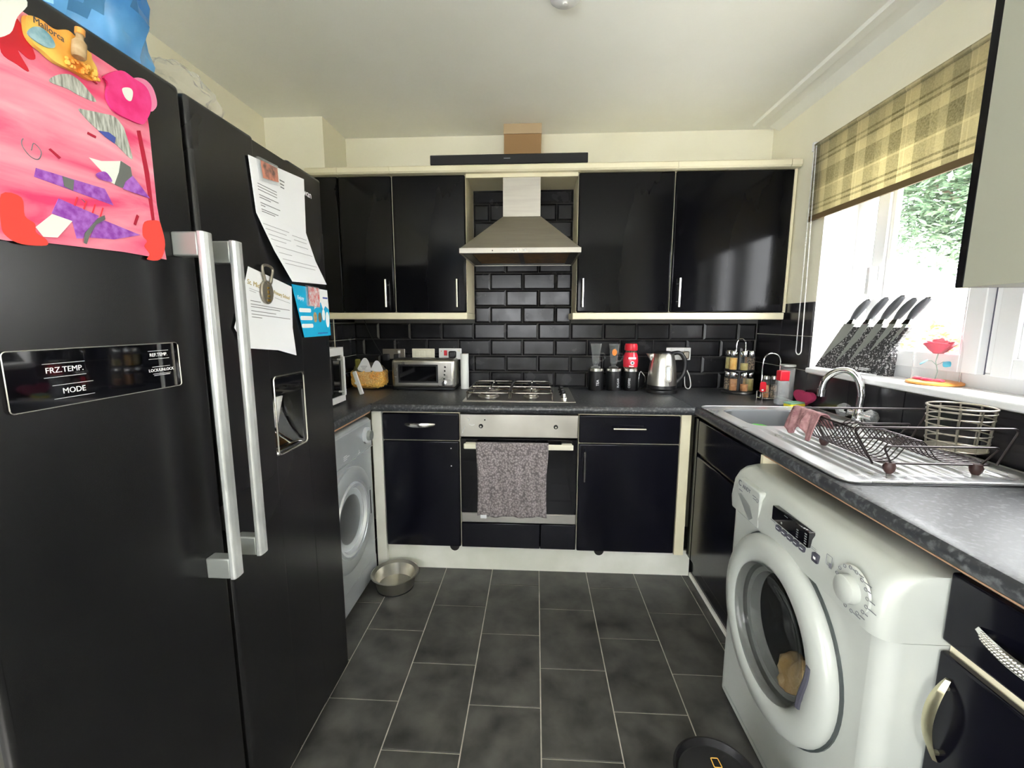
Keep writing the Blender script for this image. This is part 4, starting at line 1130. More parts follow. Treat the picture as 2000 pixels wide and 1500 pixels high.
kn = MB().lathe([(.050, 0), (.048, .004), (.030, .006), (.0285, .022), (.025, .025), (.0, .0255)], (px + .002, -1.838, .768), 'x', 32, -1, caps=False).build('programme_dial', 'wm_white', u)
m = MB()
for i in range(16):
    a = math.radians(100 - i * 22.5); cy, cz = -1.838 - math.cos(a) * .045 * 1.0, .768 + math.sin(a) * .045
    r_ = .0042
    m.tube([(px - .0032, cy + r_ * math.cos(q), cz + r_ * .8 * math.sin(q)) for q in [k * PI / 4 for k in range(8)]], .0007, 4, True)
    if math.cos(a) > -.2:
        L_ = .008 + .006 * ((i * 7) % 3)
        m.box(px - .0034, px - .0030, cy - .006 - L_, cy - .006, cz - .0009, cz + .0009)
m.build('programme_marks', 'ink', u)
# porthole door
dd = MB().lathe([(.255, .0), (.259, .010), (.256, .024), (.243, .036), (.215, .040), (.192, .038), (.180, .030), (.174, .012)], (WXF, yc, zc), 'x', 56, -1, caps=False).build('door', 'wm_white', u)
MB().lathe([(.264, -.004), (.264, .005), (.254, .006)], (WXF, yc, zc), 'x', 56, -1, caps=False).build('door_gap', 'wm_grey', u)
MB().lathe([(.179, .036), (.176, .034), (.168, .014), (.160, -.012), (.157, -.03)], (WXF, yc, zc), 'x', 48, -1, caps=False).build('door_inner', 'smoke_glass', dd)
MB().lathe([(.177, .037), (.15, .030), (.12, .012), (.08, -.004), (.0, -.010)], (WXF, yc, zc), 'x', 48, -1, caps=False).build('door_glass', 'smoke_glass', dd)
MB().lathe([(.173, .001), (.166, .004), (.153, .0), (.150, -.03)], (WXF, yc, zc), 'x', 48, -1, caps=False).build('seal', 'bracket_grey', u)
MB().lathe([(.150, -.03), (.215, -.05), (.215, -.34), (.0, -.345)], (WXF, yc, zc), 'x', 48, -1, caps=False).build('drum', 'drum', u)
m = MB(); m.tube([(WXF - .036, yc - .186 + .012 * math.cos(t_ * PI), zc - .075 + .13 * t_) for t_ in [i / 10 for i in range(11)]], .009, 8); m.build('door_handle', 'text_dark', dd)
B(WXF - .0015, WXF + .01, -1.80, -1.30, .03, .034).build('kick_line', 'bracket_grey', u)
for y in (-1.30, -1.84):
    MB().lathe([(.02, 0), (.02, .012)], (.82, y, 0), 'z', 12).build('foot', 'black_plastic', u)
o = crumple('laundry', (WXF + .06, -1.625, .285), (.045, .065, .06), 3, amp=.3).build('laundry', 'laundry_tan', smooth=50); tag(o, 'tan laundry pressed against the washing machine door glass', 'laundry')

# ================================================================ SINK, TAP, DRAINER
u = thing('sink', 'stainless steel inset sink with ribbed drainer under the window', 'sink', (1.13, -1.1, .915))
SX0, SX1, SY0, SY1, ZS = .876, 1.392, -1.612, -.622, .9240
bx0, bx1, by0, by1 = .935, 1.300, -1.02, -.70
m = MB()
# rim deck around the bowl: outer rounded edge, flat to bowl edge
def ringpts(x0, x1, y0, y1, r, n=6): return rrect(x0, x1, y0, y1, r, n)
o_ = ringpts(SX0, SX1, -1.055, SY1, .03); i_ = ringpts(bx0, bx1, by0, by1, .055); n = len(o_)
m.add([(x, y, ZS) for x, y in o_] + [(x, y, ZS - .001) for x, y in i_], [(k, (k + 1) % n, n + (k + 1) % n, n + k) for k in range(n)])
m.build('bowl_deck', 'sink_steel', u, fix=True)
m = MB(); lev = [(0, .0, ZS - .001), (.006, .0, ZS - .008), (.010, 0, ZS - .10), (.03, 0, ZS - .14), (.09, 0, ZS - .148)]
vs = []
for ins, _, z in lev: vs += [(x, y, z) for x, y in ringpts(bx0 + ins, bx1 - ins, by0 + ins, by1 - ins, .055)]
fs = [(j * n + k, j * n + (k + 1) % n, (j + 1) * n + (k + 1) % n, (j + 1) * n + k) for j in range(len(lev) - 1) for k in range(n)] + [tuple((len(lev) - 1) * n + k for k in range(n))]
m.add(vs, fs); m.build('bowl', 'bowl_dark', u, fix=True)
def drn(u_, v_):
    x = SX0 + .004 + (SX1 - SX0 - .008) * u_; y = SY0 + .004 + (-1.055 - SY0 - .004) * v_
    e = min(u_, 1 - u_) * (SX1 - SX0); f = min(v_, 1 - v_) * (-1.055 - SY0)
    k = max(0, min(1, (e - .035) / .015)) * max(0, min(1, (f - .03) / .02))
    return (x, y, ZS - k * .0076 + k * .0072 * max(0, math.sin((x - SX0) * 2 * PI / .036)) ** .6)
MB().grid(drn, 110, 18).build('drainer', 'sink_steel', u, smooth=50)
m = MB(); m.tube([(x, y, ZS - .0025) for x, y in rrect(SX0, SX1, SY0, SY1, .035)], .0042, 8, True); m.build('rolled_rim', 'sink_steel', u)
m = MB(); m.tube([(x, y, .9156) for x, y in rrect(SX0 - .004, SX1 + .004, SY0 - .004, SY1 + .004, .038)], .0022, 5, True); m.build('seal', 'black_plastic', u)
MB().lathe([(.032, 0), (.030, .003), (.0, .002)], (1.12, -.86, ZS - .148), 'z', 20, caps=False).build('waste', 'chrome', u)

t = thing('mixer_tap', 'chrome swan-neck mixer tap with two clear crystal knobs', 'tap', (1.385, -.95, .9242))
m = MB(); m.lathe([(.030, 0), (.030, .006), (.022, .012), (.020, .05), (.016, .062)], (1.375, -.95, .9244), 'z', 20)
m.tube([(1.375 - .0, -1.005, .962), (1.375, -.895, .962)], .014, 10); m.build('body', 'chrome', t)
m = MB(); pts = [Vector((1.375, -.95, .975)), Vector((1.378, -.949, 1.03))]
pth = [pts[0], pts[1]] + arc((1.378, -.949, 1.04), (1.366, -.938, 1.145), (1.325, -.895, 1.128), 10) + arc((1.325, -.895, 1.128), (1.288, -.857, 1.112), (1.286, -.853, 1.045), 10)[1:] + [Vector((1.286, -.853, 1.022))]
m.tube(pth, .0135, 12); m.build('spout', 'chrome', t)
m = MB(); m.lathe([(.016, 0), (.016, .03)], (1.286, -.853, 1.015), 'z', 16); m.build('nozzle', 'chrome', t)
for y, s_ in ((-1.005, -1), (-.895, 1)):
    k = MB().lathe([(.012, 0), (.026, .006), (.030, .016), (.027, .028), (.014, .036), (.0, .037)], (1.365, y, .962), 'y', 8, s_, caps=False).build('knob', 'clear_plastic', t, smooth=10)
    MB().lathe([(.011, .0), (.011, .03), (.0, .031)], (1.365, y, .962), 'y', 10, s_, caps=False).build('knob_core', 'chrome', k)

# green cup lying in the sink bowl
t = thing('plastic_cup', 'bright green plastic cup standing in the sink bowl', 'cup', (1.03, -.88, ZS - .147))
m = MB().lathe([(.030, 0), (.040, .11), (.037, .11), (.028, .004), (.0, .004)], (1.03, -.87, ZS - .1475), 'z', 24, caps=False); m.build('cup', 'green_cup', t)

# dish rack
u = thing('dish_rack', 'dark bronze wire dish rack standing on the sink drainer', 'dish rack', (1.13, -1.42, .918))
RZ = .950
YF, YN2 = -1.285, -1.548
m = MB()
m.tube(fillet([(1.01, YF, RZ), (1.29, YF, RZ), (1.29, YN2, RZ), (1.01, YN2, RZ)], .02, 4, True), .003, 6, True)
m.build('base_frame', 'wire_bronze', u)
for y, s_ in ((YF, 1), (YN2, -1)):
    m = MB()
    m.tube(fillet([(.985, y, RZ), (.925, y, 1.048), (1.345, y, 1.048), (1.30, y, RZ)], .02, 5), .0032, 6)
    m.tube(fillet([(1.03, y + .004 * s_, RZ), (1.005, y + .004 * s_, .998), (1.30, y + .004 * s_, .998), (1.255, y + .004 * s_, RZ)], .015, 5), .0028, 6)
    m.build('end_hoop', 'wire_bronze', u)
MB().tube([(.925, YF, 1.046), (.925, YN2, 1.046)], .003, 6).build('side_rail', 'wire_bronze', u)
for i in range(15):
    y = YF - .008 - i * .0175
    MB().tube(fillet([(.925, y, 1.044), (.985, y, RZ + .004), (1.045, y, RZ + .004), (1.085, y, 1.012), (1.115, y, 1.012), (1.160, y, RZ + .004), (1.29, y, RZ)], .016, 3), .0018, 5).build('plate_wire', 'wire_bronze', u)
for x in (1.03, 1.20, 1.245): MB().tube([(x, YF, RZ), (x, YN2, RZ)], .0022, 5).build('cross_wire', 'wire_bronze', u)
for x, y in ((1.03, YF), (1.262, YF), (1.03, YN2), (1.25, YN2)):
    MB().lathe([(.008, 0), (.013, .008), (.015, .018), (.011, .029)], (x, y, .9238), 'z', 12).build('foot', 'foot_rubber', u)
# cutlery basket
u = thing('cutlery_basket', 'round pale wire cutlery basket standing in the dish rack', 'basket', (1.335, -1.40, .955))
bc = (1.325, -1.405); r0, r1 = .067, .074
for k, z in enumerate((.957, .980, 1.003, 1.026, 1.049, 1.068, 1.080)):
    MB().tube(circ((bc[0], bc[1], z), r0 + (r1 - r0) * (z - .957) / .125, 28), .0022 if k < 6 else .003, 5, True).build('ring', 'wire_pale', u)
for k in range(10):
    a = k * PI / 5 + .2
    MB().tube([(bc[0] + r0 * math.cos(a), bc[1] + r0 * math.sin(a), .957), (bc[0] + r1 * math.cos(a), bc[1] + r1 * math.sin(a), 1.080)], .0022, 5).build('upright', 'wire_pale', u)
m = MB()
for k in range(-6, 7):
    x = k * .010; h_ = math.sqrt(max(0, r0 ** 2 - x * x)); m.tube([(bc[0] + x, bc[1] - h_, .957), (bc[0] + x, bc[1] + h_, .957)], .0016, 4)
m.build('floor_wire', 'wire_pale', u)
# cloth on the rack rail
def cl(u_, v_):
    y = YF - .012 - .135 * u_; s_ = v_ * .125
    wob = .004 * math.sin(u_ * 13 + v_ * 5) + .003 * math.sin(u_ * 29)
    if s_ < .045: x = .936 + .002 + wob * .4 + .018 * (.045 - s_) / .045; z = 1.052 - (.045 - s_) * .9
    elif s_ < .06:
        a = (s_ - .045) / .015 * PI; x = .925 + .011 * math.cos(a); z = 1.053 + .004 * math.sin(a)
    else: x = .912 - (s_ - .06) * .25 + wob; z = 1.053 - (s_ - .06) * (1 + .25 * math.sin(u_ * 9))
    return (x, y, z)
t = thing('dishcloth', 'dusky pink dishcloth hung over the dish rack rail', 'cloth', (.93, -1.36, .98))
MB().grid(cl, 26, 24).build('cloth', 'cloth_pink', t, solid=.003, smooth=60)

# ================================================================ WORKTOP THINGS (back wall, left to right)
ZT = .9153
# microwave
u = thing('microwave', 'white microwave with black glass door behind the fridge edge', 'microwave', (-1.1, -.83, ZT))
B(-1.36, -.905, -1.06, -.602, .928, 1.198).build('body', 'white_plastic', u, bev=.008)
m = MB(); m.box(-.905, -.880, -1.06, -.602, .928, .958); m.box(-.905, -.880, -1.06, -.602, 1.160, 1.198); m.box(-.905, -.880, -.622, -.602, .958, 1.160); m.box(-.905, -.880, -1.06, -1.04, .958, 1.160)
m.build('door_frame', 'white_plastic', u)
B(-.904, -.888, -1.04, -.622, .958, 1.160).build('door_glass', 'dark_glass', u)
m = MB(); m.tube([(-.858, -.655, .965), (-.858, -.655, 1.155)], .007, 8); m.tube([(-.858, -.655, 1.14), (-.888, -.655, 1.14)], .005, 6); m.tube([(-.858, -.655, .98), (-.888, -.655, .98)], .005, 6)
m.build('handle', 'white_plastic', u)
for x, y in ((-1.3, -1.0), (-.93, -1.0), (-1.3, -.65), (-.93, -.65)): MB().lathe([(.014, 0), (.014, .0135)], (x, y, ZT), 'z', 10).build('foot', 'black_plastic', u)
# white strip leaning beside the microwave
t = thing('bag_clip', 'slim white plastic bag clip leaning between microwave and pasta bag', 'clip', (-.93, -.40, ZT))
m = MB(); m.xf = Matrix.Translation((-.895, -.36, ZT + .002)) @ Matrix.Rotation(math.radians(-17), 4, 'Y')
m.box(-.011, .011, -.007, .007, .0, .135); m.build('arm', 'white_plastic', t, bev=.003)
m = MB(); m.xf = Matrix.Translation((-.895, -.36, ZT + .002)) @ Matrix.Rotation(math.radians(-17), 4, 'Y')
m.lathe([(.008, -.010), (.008, .010)], (-.008, 0, .07), 'y', 12); m.build('hinge', 'white_plastic', t)
# pasta bag
u = thing('pasta_bag', 'large clear bag of dry pasta twists with olive top and white labels', 'pasta bag', (-.935, -.13, ZT))
PC = (-.935, -.135)
def shell(rx, ry, z0, z1, seed, nu=30, nv=14, top=.55):
    rnd = random.Random(seed); ph = [rnd.uniform(0, 6) for _ in range(6)]
    m = MB(); vs = []
    for j in range(nv + 1):
        v = j / nv; k = (math.sin(min(1, v * 2.2 + .25) * PI / 2)) * (1 - (1 - top) * max(0, (v - .6) / .4) ** 1.5)
        for i in range(nu):
            a = 2 * PI * i / nu; ca, sa = math.cos(a), math.sin(a)
            e = .6
            q = 1 + .05 * math.sin(3 * a + ph[0] + v * 4) + .03 * math.sin(7 * a + ph[1] + v * 6)
            x = rx * k * q * math.copysign(abs(ca) ** e, ca); y = ry * k * q * math.copysign(abs(sa) ** e, sa)
            vs.append((PC[0] + x, PC[1] + y, z0 + (z1 - z0) * v))
    fs = [(j * nu + i, j * nu + (i + 1) % nu, (j + 1) * nu + (i + 1) % nu, (j + 1) * nu + i) for j in range(nv) for i in range(nu)] + [tuple(range(nu))[::-1], tuple(nv * nu + i for i in range(nu))]
    return m.add(vs, fs)
shell(.098, .060, ZT + .002, 1.022, 2, top=.85).build('pasta_fill', 'pasta', u, smooth=60)
rnd = random.Random(9); m = MB()
for i in range(750):
    a = rnd.uniform(0, 2 * PI); v = rnd.uniform(.13, .97)
    ca, sa = math.cos(a), math.sin(a); e = .6
    k = math.sin(min(1, v * 2.2 + .25) * PI / 2) * .99
    x = PC[0] + .098 * k * math.copysign(abs(ca) ** e, ca); y = PC[1] + .060 * k * math.copysign(abs(sa) ** e, sa); z = ZT + .004 + v * .103
    d1 = Vector((rnd.gauss(0, 1), rnd.gauss(0, 1), rnd.gauss(0, 1))).normalized(); d2 = d1.orthogonal().normalized(); c = Vector((x, y, z))
    m.tube([c + d1 * (.010 * math.cos(q)) + d2 * (.010 * math.sin(q)) for q in (0, .9, 1.8, 2.7)], .0030, 4)
o = m.build('pasta_twist', 'pasta', u); o['kind'] = 'stuff'
shell(.104, .066, ZT + .001, 1.075, 6, top=.55).build('bag_film', 'film_bag', u, smooth=50)
m = MB()
def topw(u_, v_): return (PC[0] - .09 + .18 * u_, PC[1] - .03 + .012 * math.sin(u_ * 17) + .02 * v_, 1.018 + .048 * v_ * (.7 + .3 * math.sin(u_ * 7)))
m.grid(topw, 18, 6); m.build('olive_band', 'olive', u, solid=.003)
def tri(xc, w, h, z, rot, y=-.19):
    m = MB(); m.xf = Matrix.Translation((xc, y, z)) @ Matrix.Rotation(rot, 4, 'Y')
    m.prism(rnd_poly([(-w, 0), (w, 0), (w * .75, h * .6), (w * .25, h), (-w * .3, h), (-w * .8, h * .5)], 3), 'y', -.001, .001)
    return m
tri(-.945, .038, .075, 1.030, .12).build('white_label', 'print_white', u, fix=True)
tri(-.868, .034, .060, 1.030, .05).build('white_label', 'print_white', u, fix=True)
MB().box(-1.005, -.972, -.185, -.165, 1.03, 1.10).build('olive_corner', 'olive', u, bev=.008)
m = MB()
for i, z in enumerate((1.058, 1.050, 1.042)): m.box(-.965 + i * .004, -.925 - i * .006, -.1915, -.1912, z - .0012, z + .0012)
m.build('printed_text', 'ink', u)
# toaster
u = thing('toaster', 'wide stainless steel long-slot toaster with viewing window', 'toaster', (-.585, -.12, ZT))
m = B(-.775, -.395, -.200, -.045, .932, 1.102); m.build('body', 'steel', u, bev=.018, seg=4)
B(-.772, -.398, -.196, -.049, .918, .934).build('base', 'black_plastic', u, bev=.004)
B(-.76, -.41, -.165, -.08, 1.101, 1.1035).build('top_slot', 'black_plastic', u)
B(-.735, -.495, -.2015, -.199, .962, 1.072).build('window_frame', 'black_plastic', u, bev=.006)
B(-.724, -.506, -.2028, -.2016, .972, 1.062).build('window_pane', 'dark_glass', u)
for i in range(4): MB().lathe([(.006, 0), (.005, .004)], (-.452 - i * .002, -.200, 1.058 - i * .023), 'y', 10, -1).build('button', 'chrome', u)
MB().lathe([(.016, 0), (.015, .008), (.010, .010)], (-.458, -.200, .962), 'y', 16, -1).build('browning_dial', 'chrome', u)
for x in (-.745, -.425):
    for y in (-.185, -.06): MB().lathe([(.009, 0), (.009, .004)], (x, y, ZT), 'z', 8).build('foot', 'black_plastic', u)
# kitchen film roll
t = thing('paper_roll', 'tall white paper roll standing between toaster and hob', 'paper roll', (-.35, -.11, ZT))
MB().lathe([(.006, 0), (.025, 0), (.025, .215), (.006, .215)], (-.352, -.10, ZT), 'z', 24).build('roll', 'white_paper', t)
MB().lathe([(.0085, .2152), (.0085, .217), (.006, .217)], (-.352, -.10, ZT), 'z', 12).build('core', 'cardboard_light', t)

# sockets and switches on the tiles
TY = -.0115
def plate(name, label, x0, x1, z0, z1, mat, cat='socket'):
    u = thing(name, label, cat, ((x0 + x1) / 2, TY, z0))
    B(x0, x1, TY - .009, TY, z0, z1).build('faceplate', mat, u, bev=.003)
    return u
u = plate('wall_socket', 'dark double wall socket behind the toaster with black plugs', -.89, -.746, 1.088, 1.152, 'bronze')
for x in (-.86, -.79): B(x - .018, x + .018, TY - .045, TY - .0095, 1.082, 1.122).build('plug', 'black_plastic', u, bev=.005)
B(-.790, -.775, TY - .012, TY - .009, 1.126, 1.142).build('rocker', 'white_plastic', u)
u = plate('light_switch', 'cream triple light switch above the toaster', -.700, -.556, 1.095, 1.155, 'cream_plastic', 'switch')
for x in (-.665, -.630, -.595): B(x - .013, x + .013, TY - .012, TY - .009, 1.108, 1.142).build('rocker', 'cream_plastic', u, bev=.002)
u = plate('cooker_switch', 'white cooker switch plate with red rocker beside black plug', -.528, -.384, 1.088, 1.157, 'white_plastic', 'switch')
B(-.495, -.475, TY - .014, TY - .009, 1.112, 1.145).build('red_rocker', 'red', u, bev=.003)
B(-.460, -.415, TY - .048, TY - .0095, 1.100, 1.142).build('plug', 'black_plastic', u, bev=.008)
MB().lathe([(.003, 0), (.003, .001)], (-.512, TY - .009, 1.14), 'y', 8, -1).build('screw', 'red', u)
MB().lathe([(.006, 0), (.006, .001)], (-.400, TY - .009, 1.143), 'y', 10, -1).build('screw', 'cream_plastic', u)
u = plate('wall_socket', 'white double wall socket behind the kettle', .882, 1.030, 1.092, 1.168, 'white_plastic')
B(.975, 1.012, TY - .045, TY - .0095, 1.10, 1.148).build('plug', 'bronze', u, bev=.008)
B(.900, .935, TY - .038, TY - .0095, 1.096, 1.135).build('plug', 'white_plastic', u, bev=.006)
for x in (.915, .995): B(x - .006, x + .006, TY - .012, TY - .009, 1.150, 1.162).build('rocker', 'white_plastic', u)
m = MB(); m.tube(arc((-1.00, -.02, 1.335), (-.96, -.02, 1.22), (-.89, -.035, 1.12), 12), .0028, 6); o = m.build('power_cable', 'black_plastic'); tag(o, 'thin black cable running down the tiles above the pasta bag', 'cable')
m = MB(); m.tube(fillet([(.993, -.048, 1.10), (.99, -.045, 1.02), (.995, -.05, .93), (1.01, -.07, .918), (1.03, -.06, .935), (1.02, -.05, 1.0), (1.0, -.045, 1.04)], .03, 5), .0032, 6); o = m.build('power_cable', 'white_plastic'); tag(o, 'looped white power cable hanging behind the kettle', 'cable')

# canisters
def canister(name, label, x, txt, tx, dx):
    u = thing(name, label, 'canister', (x, -.105, ZT), 0, None)
    MB().lathe([(.043, 0), (.044, .002), (.044, .116), (.040, .118)], (x, -.105, ZT), 'z', 32).build('body', 'black_plastic', u)
    MB().lathe([(.0455, .117), (.0455, .132), (.043, .134), (.0, .134)], (x, -.105, ZT), 'z', 32, caps=False).build('lid', 'handle_steel', u)
    a = dx
    nrm = Vector((math.sin(a), -math.cos(a), 0)); upv = Vector((math.cos(a), math.sin(a), 0))
    text(txt, .024, 'print_white', u, frame((0, 0, 1), -upv, Vector((x, -.105, ZT + .058)) + nrm * .0445), xs=.9) if False else text(txt, tx, 'print_white', u, frame((0, 0, 1), -upv, Vector((x, -.105, ZT + .048)) + nrm * .0445), xs=.95)
    return u
canister('canister', 'black canister lettered TEA with a steel lid', .446, 'TEA', .022, .15)
canister('canister', 'black canister lettered SUGAR with a steel lid', .552, 'SUGAR', .019, .5)
u = canister('canister', 'black canister lettered COFFEE with a steel lid and wire handle', .656, 'COFFEE', .018, -.4)
m = MB(); m.tube(arc((.70, -.105, .935), (.702, -.105, 1.06), (.722, -.105, 1.02), 8) + arc((.722, -.105, 1.02), (.758, -.105, .99), (.722, -.105, .922), 8)[1:], .0028, 6); m.build('wire_handle', 'chrome', u)
def latte(x, label, tagd):
    u = thing('latte_glass', label, 'glass', (x, -.105, 1.0495))
    z = 1.0497
    MB().lathe([(.026, 0), (.029, .002), (.027, .007), (.012, .012), (.012, .018), (.020, .03), (.024, .08), (.0325, .145), (.0305, .145), (.021, .08), (.015, .032), (.0, .026)], (x, -.105, z), 'z', 24, caps=False).build('bowl', 'glass', u)
    m = MB(); m.tube(fillet([(x + .024, -.105, z + .085), (x + .050, -.105, z + .088), (x + .054, -.105, z + .06), (x + .040, -.105, z + .04), (x + .021, -.105, z + .042)], .014, 4), .0042, 8); m.build('handle', 'glass', u)
    if tagd: MB().prism([(x - .002 + .014 * math.cos(q), z + .095 + .02 * math.sin(q)) for q in [i * PI / 8 for i in range(16)]], 'y', -.1315, -.131).build('printed_motif', 'magnet_orange', u)
latte(.444, 'plain tall latte glass standing on the TEA canister', False)
latte(.551, 'tall latte glass with orange motif standing on the SUGAR canister', True)
u = thing('coffee_jar', 'red labelled instant coffee jar standing on the COFFEE canister', 'jar', (.65, -.105, 1.0495))
z = 1.0497
MB().lathe([(.038, 0), (.042, .006), (.0425, .045), (.040, .075), (.032, .098), (.029, .104)], (.65, -.105, z), 'z', 28).build('jar', 'peppercorn', u)
MB().lathe([(.0392, .004), (.0432, .010), (.0436, .045), (.0412, .074), (.0335, .094)], (.65, -.105, z), 'z', 28, caps=False).build('label_sleeve', 'red_label', u)
MB().lathe([(.036, .106), (.0375, .110), (.0375, .132), (.033, .146), (.0, .149)], (.65, -.105, z), 'z', 28).build('lid', 'red', u)
m = MB()
m.prism(rrect(.628, .672, z + .056, z + .068, .003), 'y', -.1502, -.1495); m.build('white_print', 'print_white', u, fix=True)
m = MB(); m.lathe([(.011, 0), (.011, .001)], (.652, -.1490, z + .034), 'y', 16, -1); cup = m.build('cup_print', 'print_white', u)
m = MB(); m.lathe([(.006, .001), (.006, .0018)], (.652, -.1490, z + .034), 'y', 14, -1); m.build('coffee_print', 'text_dark', cup)
m = MB(); m.prism(rrect(.632, .660, z + .012, z + .018, .002), 'y', -.1492, -.1485); m.build('white_print', 'print_white', u, fix=True)

# kettle
u = thing('kettle', 'brushed steel cordless kettle with black handle on its base', 'kettle', (.825, -.16, ZT))
kx, ky = .822, -.165
MB().lathe([(.088, 0), (.090, .004), (.088, .018), (.080, .022)], (kx, ky, ZT), 'z', 32).build('power_base', 'black_plastic', u)
MB().lathe([(.080, .023), (.083, .026), (.082, .045)], (kx, ky, ZT), 'z', 36, caps=False).build('base_ring', 'black_plastic', u)
MB().lathe([(.082, .045), (.081, .08), (.076, .14), (.068, .19), (.061, .225), (.058, .228)], (kx, ky, ZT), 'z', 40, caps=False).build('jug', 'steel', u)
MB().lathe([(.058, .226), (.056, .234), (.040, .240), (.0, .242)], (kx, ky, ZT), 'z', 32, caps=False).build('lid', 'black_plastic', u)
m = MB(); m.add([(kx - .056, ky - .024, 1.115), (kx - .056, ky + .024, 1.115), (kx - .056, ky + .020, 1.140), (kx - .056, ky - .020, 1.140), (kx - .094, ky - .008, 1.142), (kx - .094, ky + .008, 1.142), (kx - .070, ky - .006, 1.10), (kx - .070, ky + .006, 1.10)],
                [(0, 3, 4, 6), (1, 7, 5, 2), (6, 4, 5, 7), (0, 6, 7, 1)])
m.build('spout', 'steel', u, solid=.002, fix=True)
m = MB(); m.tube(fillet([(kx + .050, ky, 1.142), (kx + .098, ky, 1.150), (kx + .132, ky, 1.10), (kx + .128, ky, 1.02), (kx + .078, ky, .966)], .045, 6), .0125, 10); m.build('handle', 'black_plastic', u)
m = MB(); m.xf = Matrix.Translation((kx + .012, ky - .0735, 1.035)) @ Matrix.Rotation(math.radians(-9), 4, 'X')
m.prism(rrect(-.017, .017, -.052, .045, .015, 6), 'y', -.006, .004); wv = m.build('water_window', 'handle_steel', u, fix=True)
m = MB(); m.xf = Matrix.Translation((kx + .012, ky - .0735, 1.035)) @ Matrix.Rotation(math.radians(-9), 4, 'X')
m.prism(rrect(-.010, .010, -.042, .036, .009, 6), 'y', -.008, -.006); m.build('window_pane', 'dryer_light', wv, fix=True)

# spice carousel
u = thing('spice_rack', 'two-tier revolving spice rack with a loop handle', 'spice rack', (1.262, -.155, ZT))
sx, sy = 1.262, -.162
MB().lathe([(.088, 0), (.090, .006), (.086, .014), (.0, .015)], (sx, sy, ZT), 'z', 32, caps=False).build('base', 'black_plastic', u)
MB().lathe([(.080, .130), (.080, .135), (.0, .135)], (sx, sy, ZT), 'z', 32).build('shelf', 'black_plastic', u)
MB().lathe([(.022, .015), (.022, .262)], (sx, sy, ZT), 'z', 12).build('column', 'black_plastic', u)
m = MB(); m.tube([(sx - .026, sy, ZT + .245)] + arc((sx - .026, sy, ZT + .27), (sx - .026, sy, ZT + .312), (sx, sy, ZT + .312), 6) + arc((sx, sy, ZT + .312), (sx + .026, sy, ZT + .312), (sx + .026, sy, ZT + .27), 6)[1:] + [Vector((sx + .026, sy, ZT + .245))], .0035, 8); m.build('loop_handle', 'chrome', u)
fills = ['spice_yellow', 'spice_olive', 'peppercorn', 'spice_brown', 'spice_brown', 'spice_olive']
names = {'spice_yellow': 'yellow', 'spice_olive': 'olive green', 'peppercorn': 'dark peppercorn', 'spice_brown': 'brown'}
tiers = (('upper', .1355, 0), ('lower', .0155, 3))
near = ['facing the toaster side', 'facing the sink corner', 'facing the window', 'next to the window wall', 'against the tiles', 'turned towards the kettle']
for tn, zz, sh in tiers:
    for k in range(6):
        a = math.radians(-90 - 62 + k * 60 + (8 if tn == 'lower' else 0)); jx, jy = sx + .056 * math.cos(a), sy + .056 * math.sin(a)
        f = fills[(k + sh) % 6]
        j = thing('spice_jar', 'jar of %s spice on the %s tier of the rack, %s' % (names[f], tn, near[k]), 'jar', (jx, jy, ZT + zz), 0, 'spice jars in the carousel')
        z0 = ZT + zz
        MB().lathe([(.019, .001), (.021, .004), (.021, .072), (.017, .080)], (jx, jy, z0), 'z', 16).build('glass_body', 'glass', j)
        MB().lathe([(.0185, .004), (.0195, .006), (.0195, .070 if k % 3 != 1 else .042)], (jx, jy, z0), 'z', 14).build('spice', f, j)
        MB().lathe([(.021, .080), (.0225, .082), (.0225, .108), (.020, .111), (.0, .111)], (jx, jy, z0), 'z', 16, caps=False).build('lid', 'chrome', j)

# wire cruet caddy with two shakers
u = thing('cruet_stand', 'silver wire cruet stand with tall hooped handle beside the spice rack', 'cruet stand', (1.315, -.40, ZT))
cx, cy = 1.322, -.385
m = MB()
for z in (.925, .958): m.tube(fillet([(cx - .05, cy - .028, z), (cx + .05, cy - .028, z), (cx + .05, cy + .028, z), (cx - .05, cy + .028, z)], .012, 3, True), .002, 5, True)
for x in (cx - .05, cx + .05):
    for y in (cy - .028, cy + .028): m.tube([(x, y, .9155), (x, y, .958)], .002, 5)
m.box(cx - .049, cx + .049, cy - .027, cy + .027, .9235, .9250)
m.build('tray', 'wire_silver', u)
m = MB(); m.tube([(cx - .045, cy, .925), (cx - .045, cy, 1.10)] + arc((cx - .045, cy, 1.10), (cx - .045, cy, 1.162), (cx, cy, 1.162), 6) + arc((cx, cy, 1.162), (cx + .045, cy, 1.162), (cx + .045, cy, 1.10), 6)[1:] + [Vector((cx + .045, cy, .925))], .0032, 8); m.build('hoop_handle', 'chrome', u)
for dx, f, lb in ((-.020, 'spice_brown', 'glass shaker with steel cap and brown filling in the cruet stand'), (.020, 'peppercorn', 'glass shaker of peppercorns in the cruet stand')):
    j = thing('shaker', lb, 'shaker', (cx + dx, cy, .9252))
    MB().lathe([(.015, 0), (.016, .003), (.016, .095), (.013, .100)], (cx + dx, cy, .9254), 'z', 14).build('glass_body', 'glass', j)
    MB().lathe([(.013, .003), (.0145, .005), (.0145, .07)], (cx + dx, cy, .9254), 'z', 12).build('filling', f, j)
    MB().lathe([(.0165, .100), (.0165, .114), (.012, .118), (.0, .118)], (cx + dx, cy, .9254), 'z', 14).build('cap', 'handle_steel', j)
t = thing('red_tag', 'small red tag hanging on the side of the cruet stand', 'tag', (cx - .06, cy - .03, .95))
m = MB().prism(rrect(cx - .068, cx - .038, .962, 1.015, .010), 'y', cy - .036, cy - .032); m.build('tag', 'red', t, fix=True)
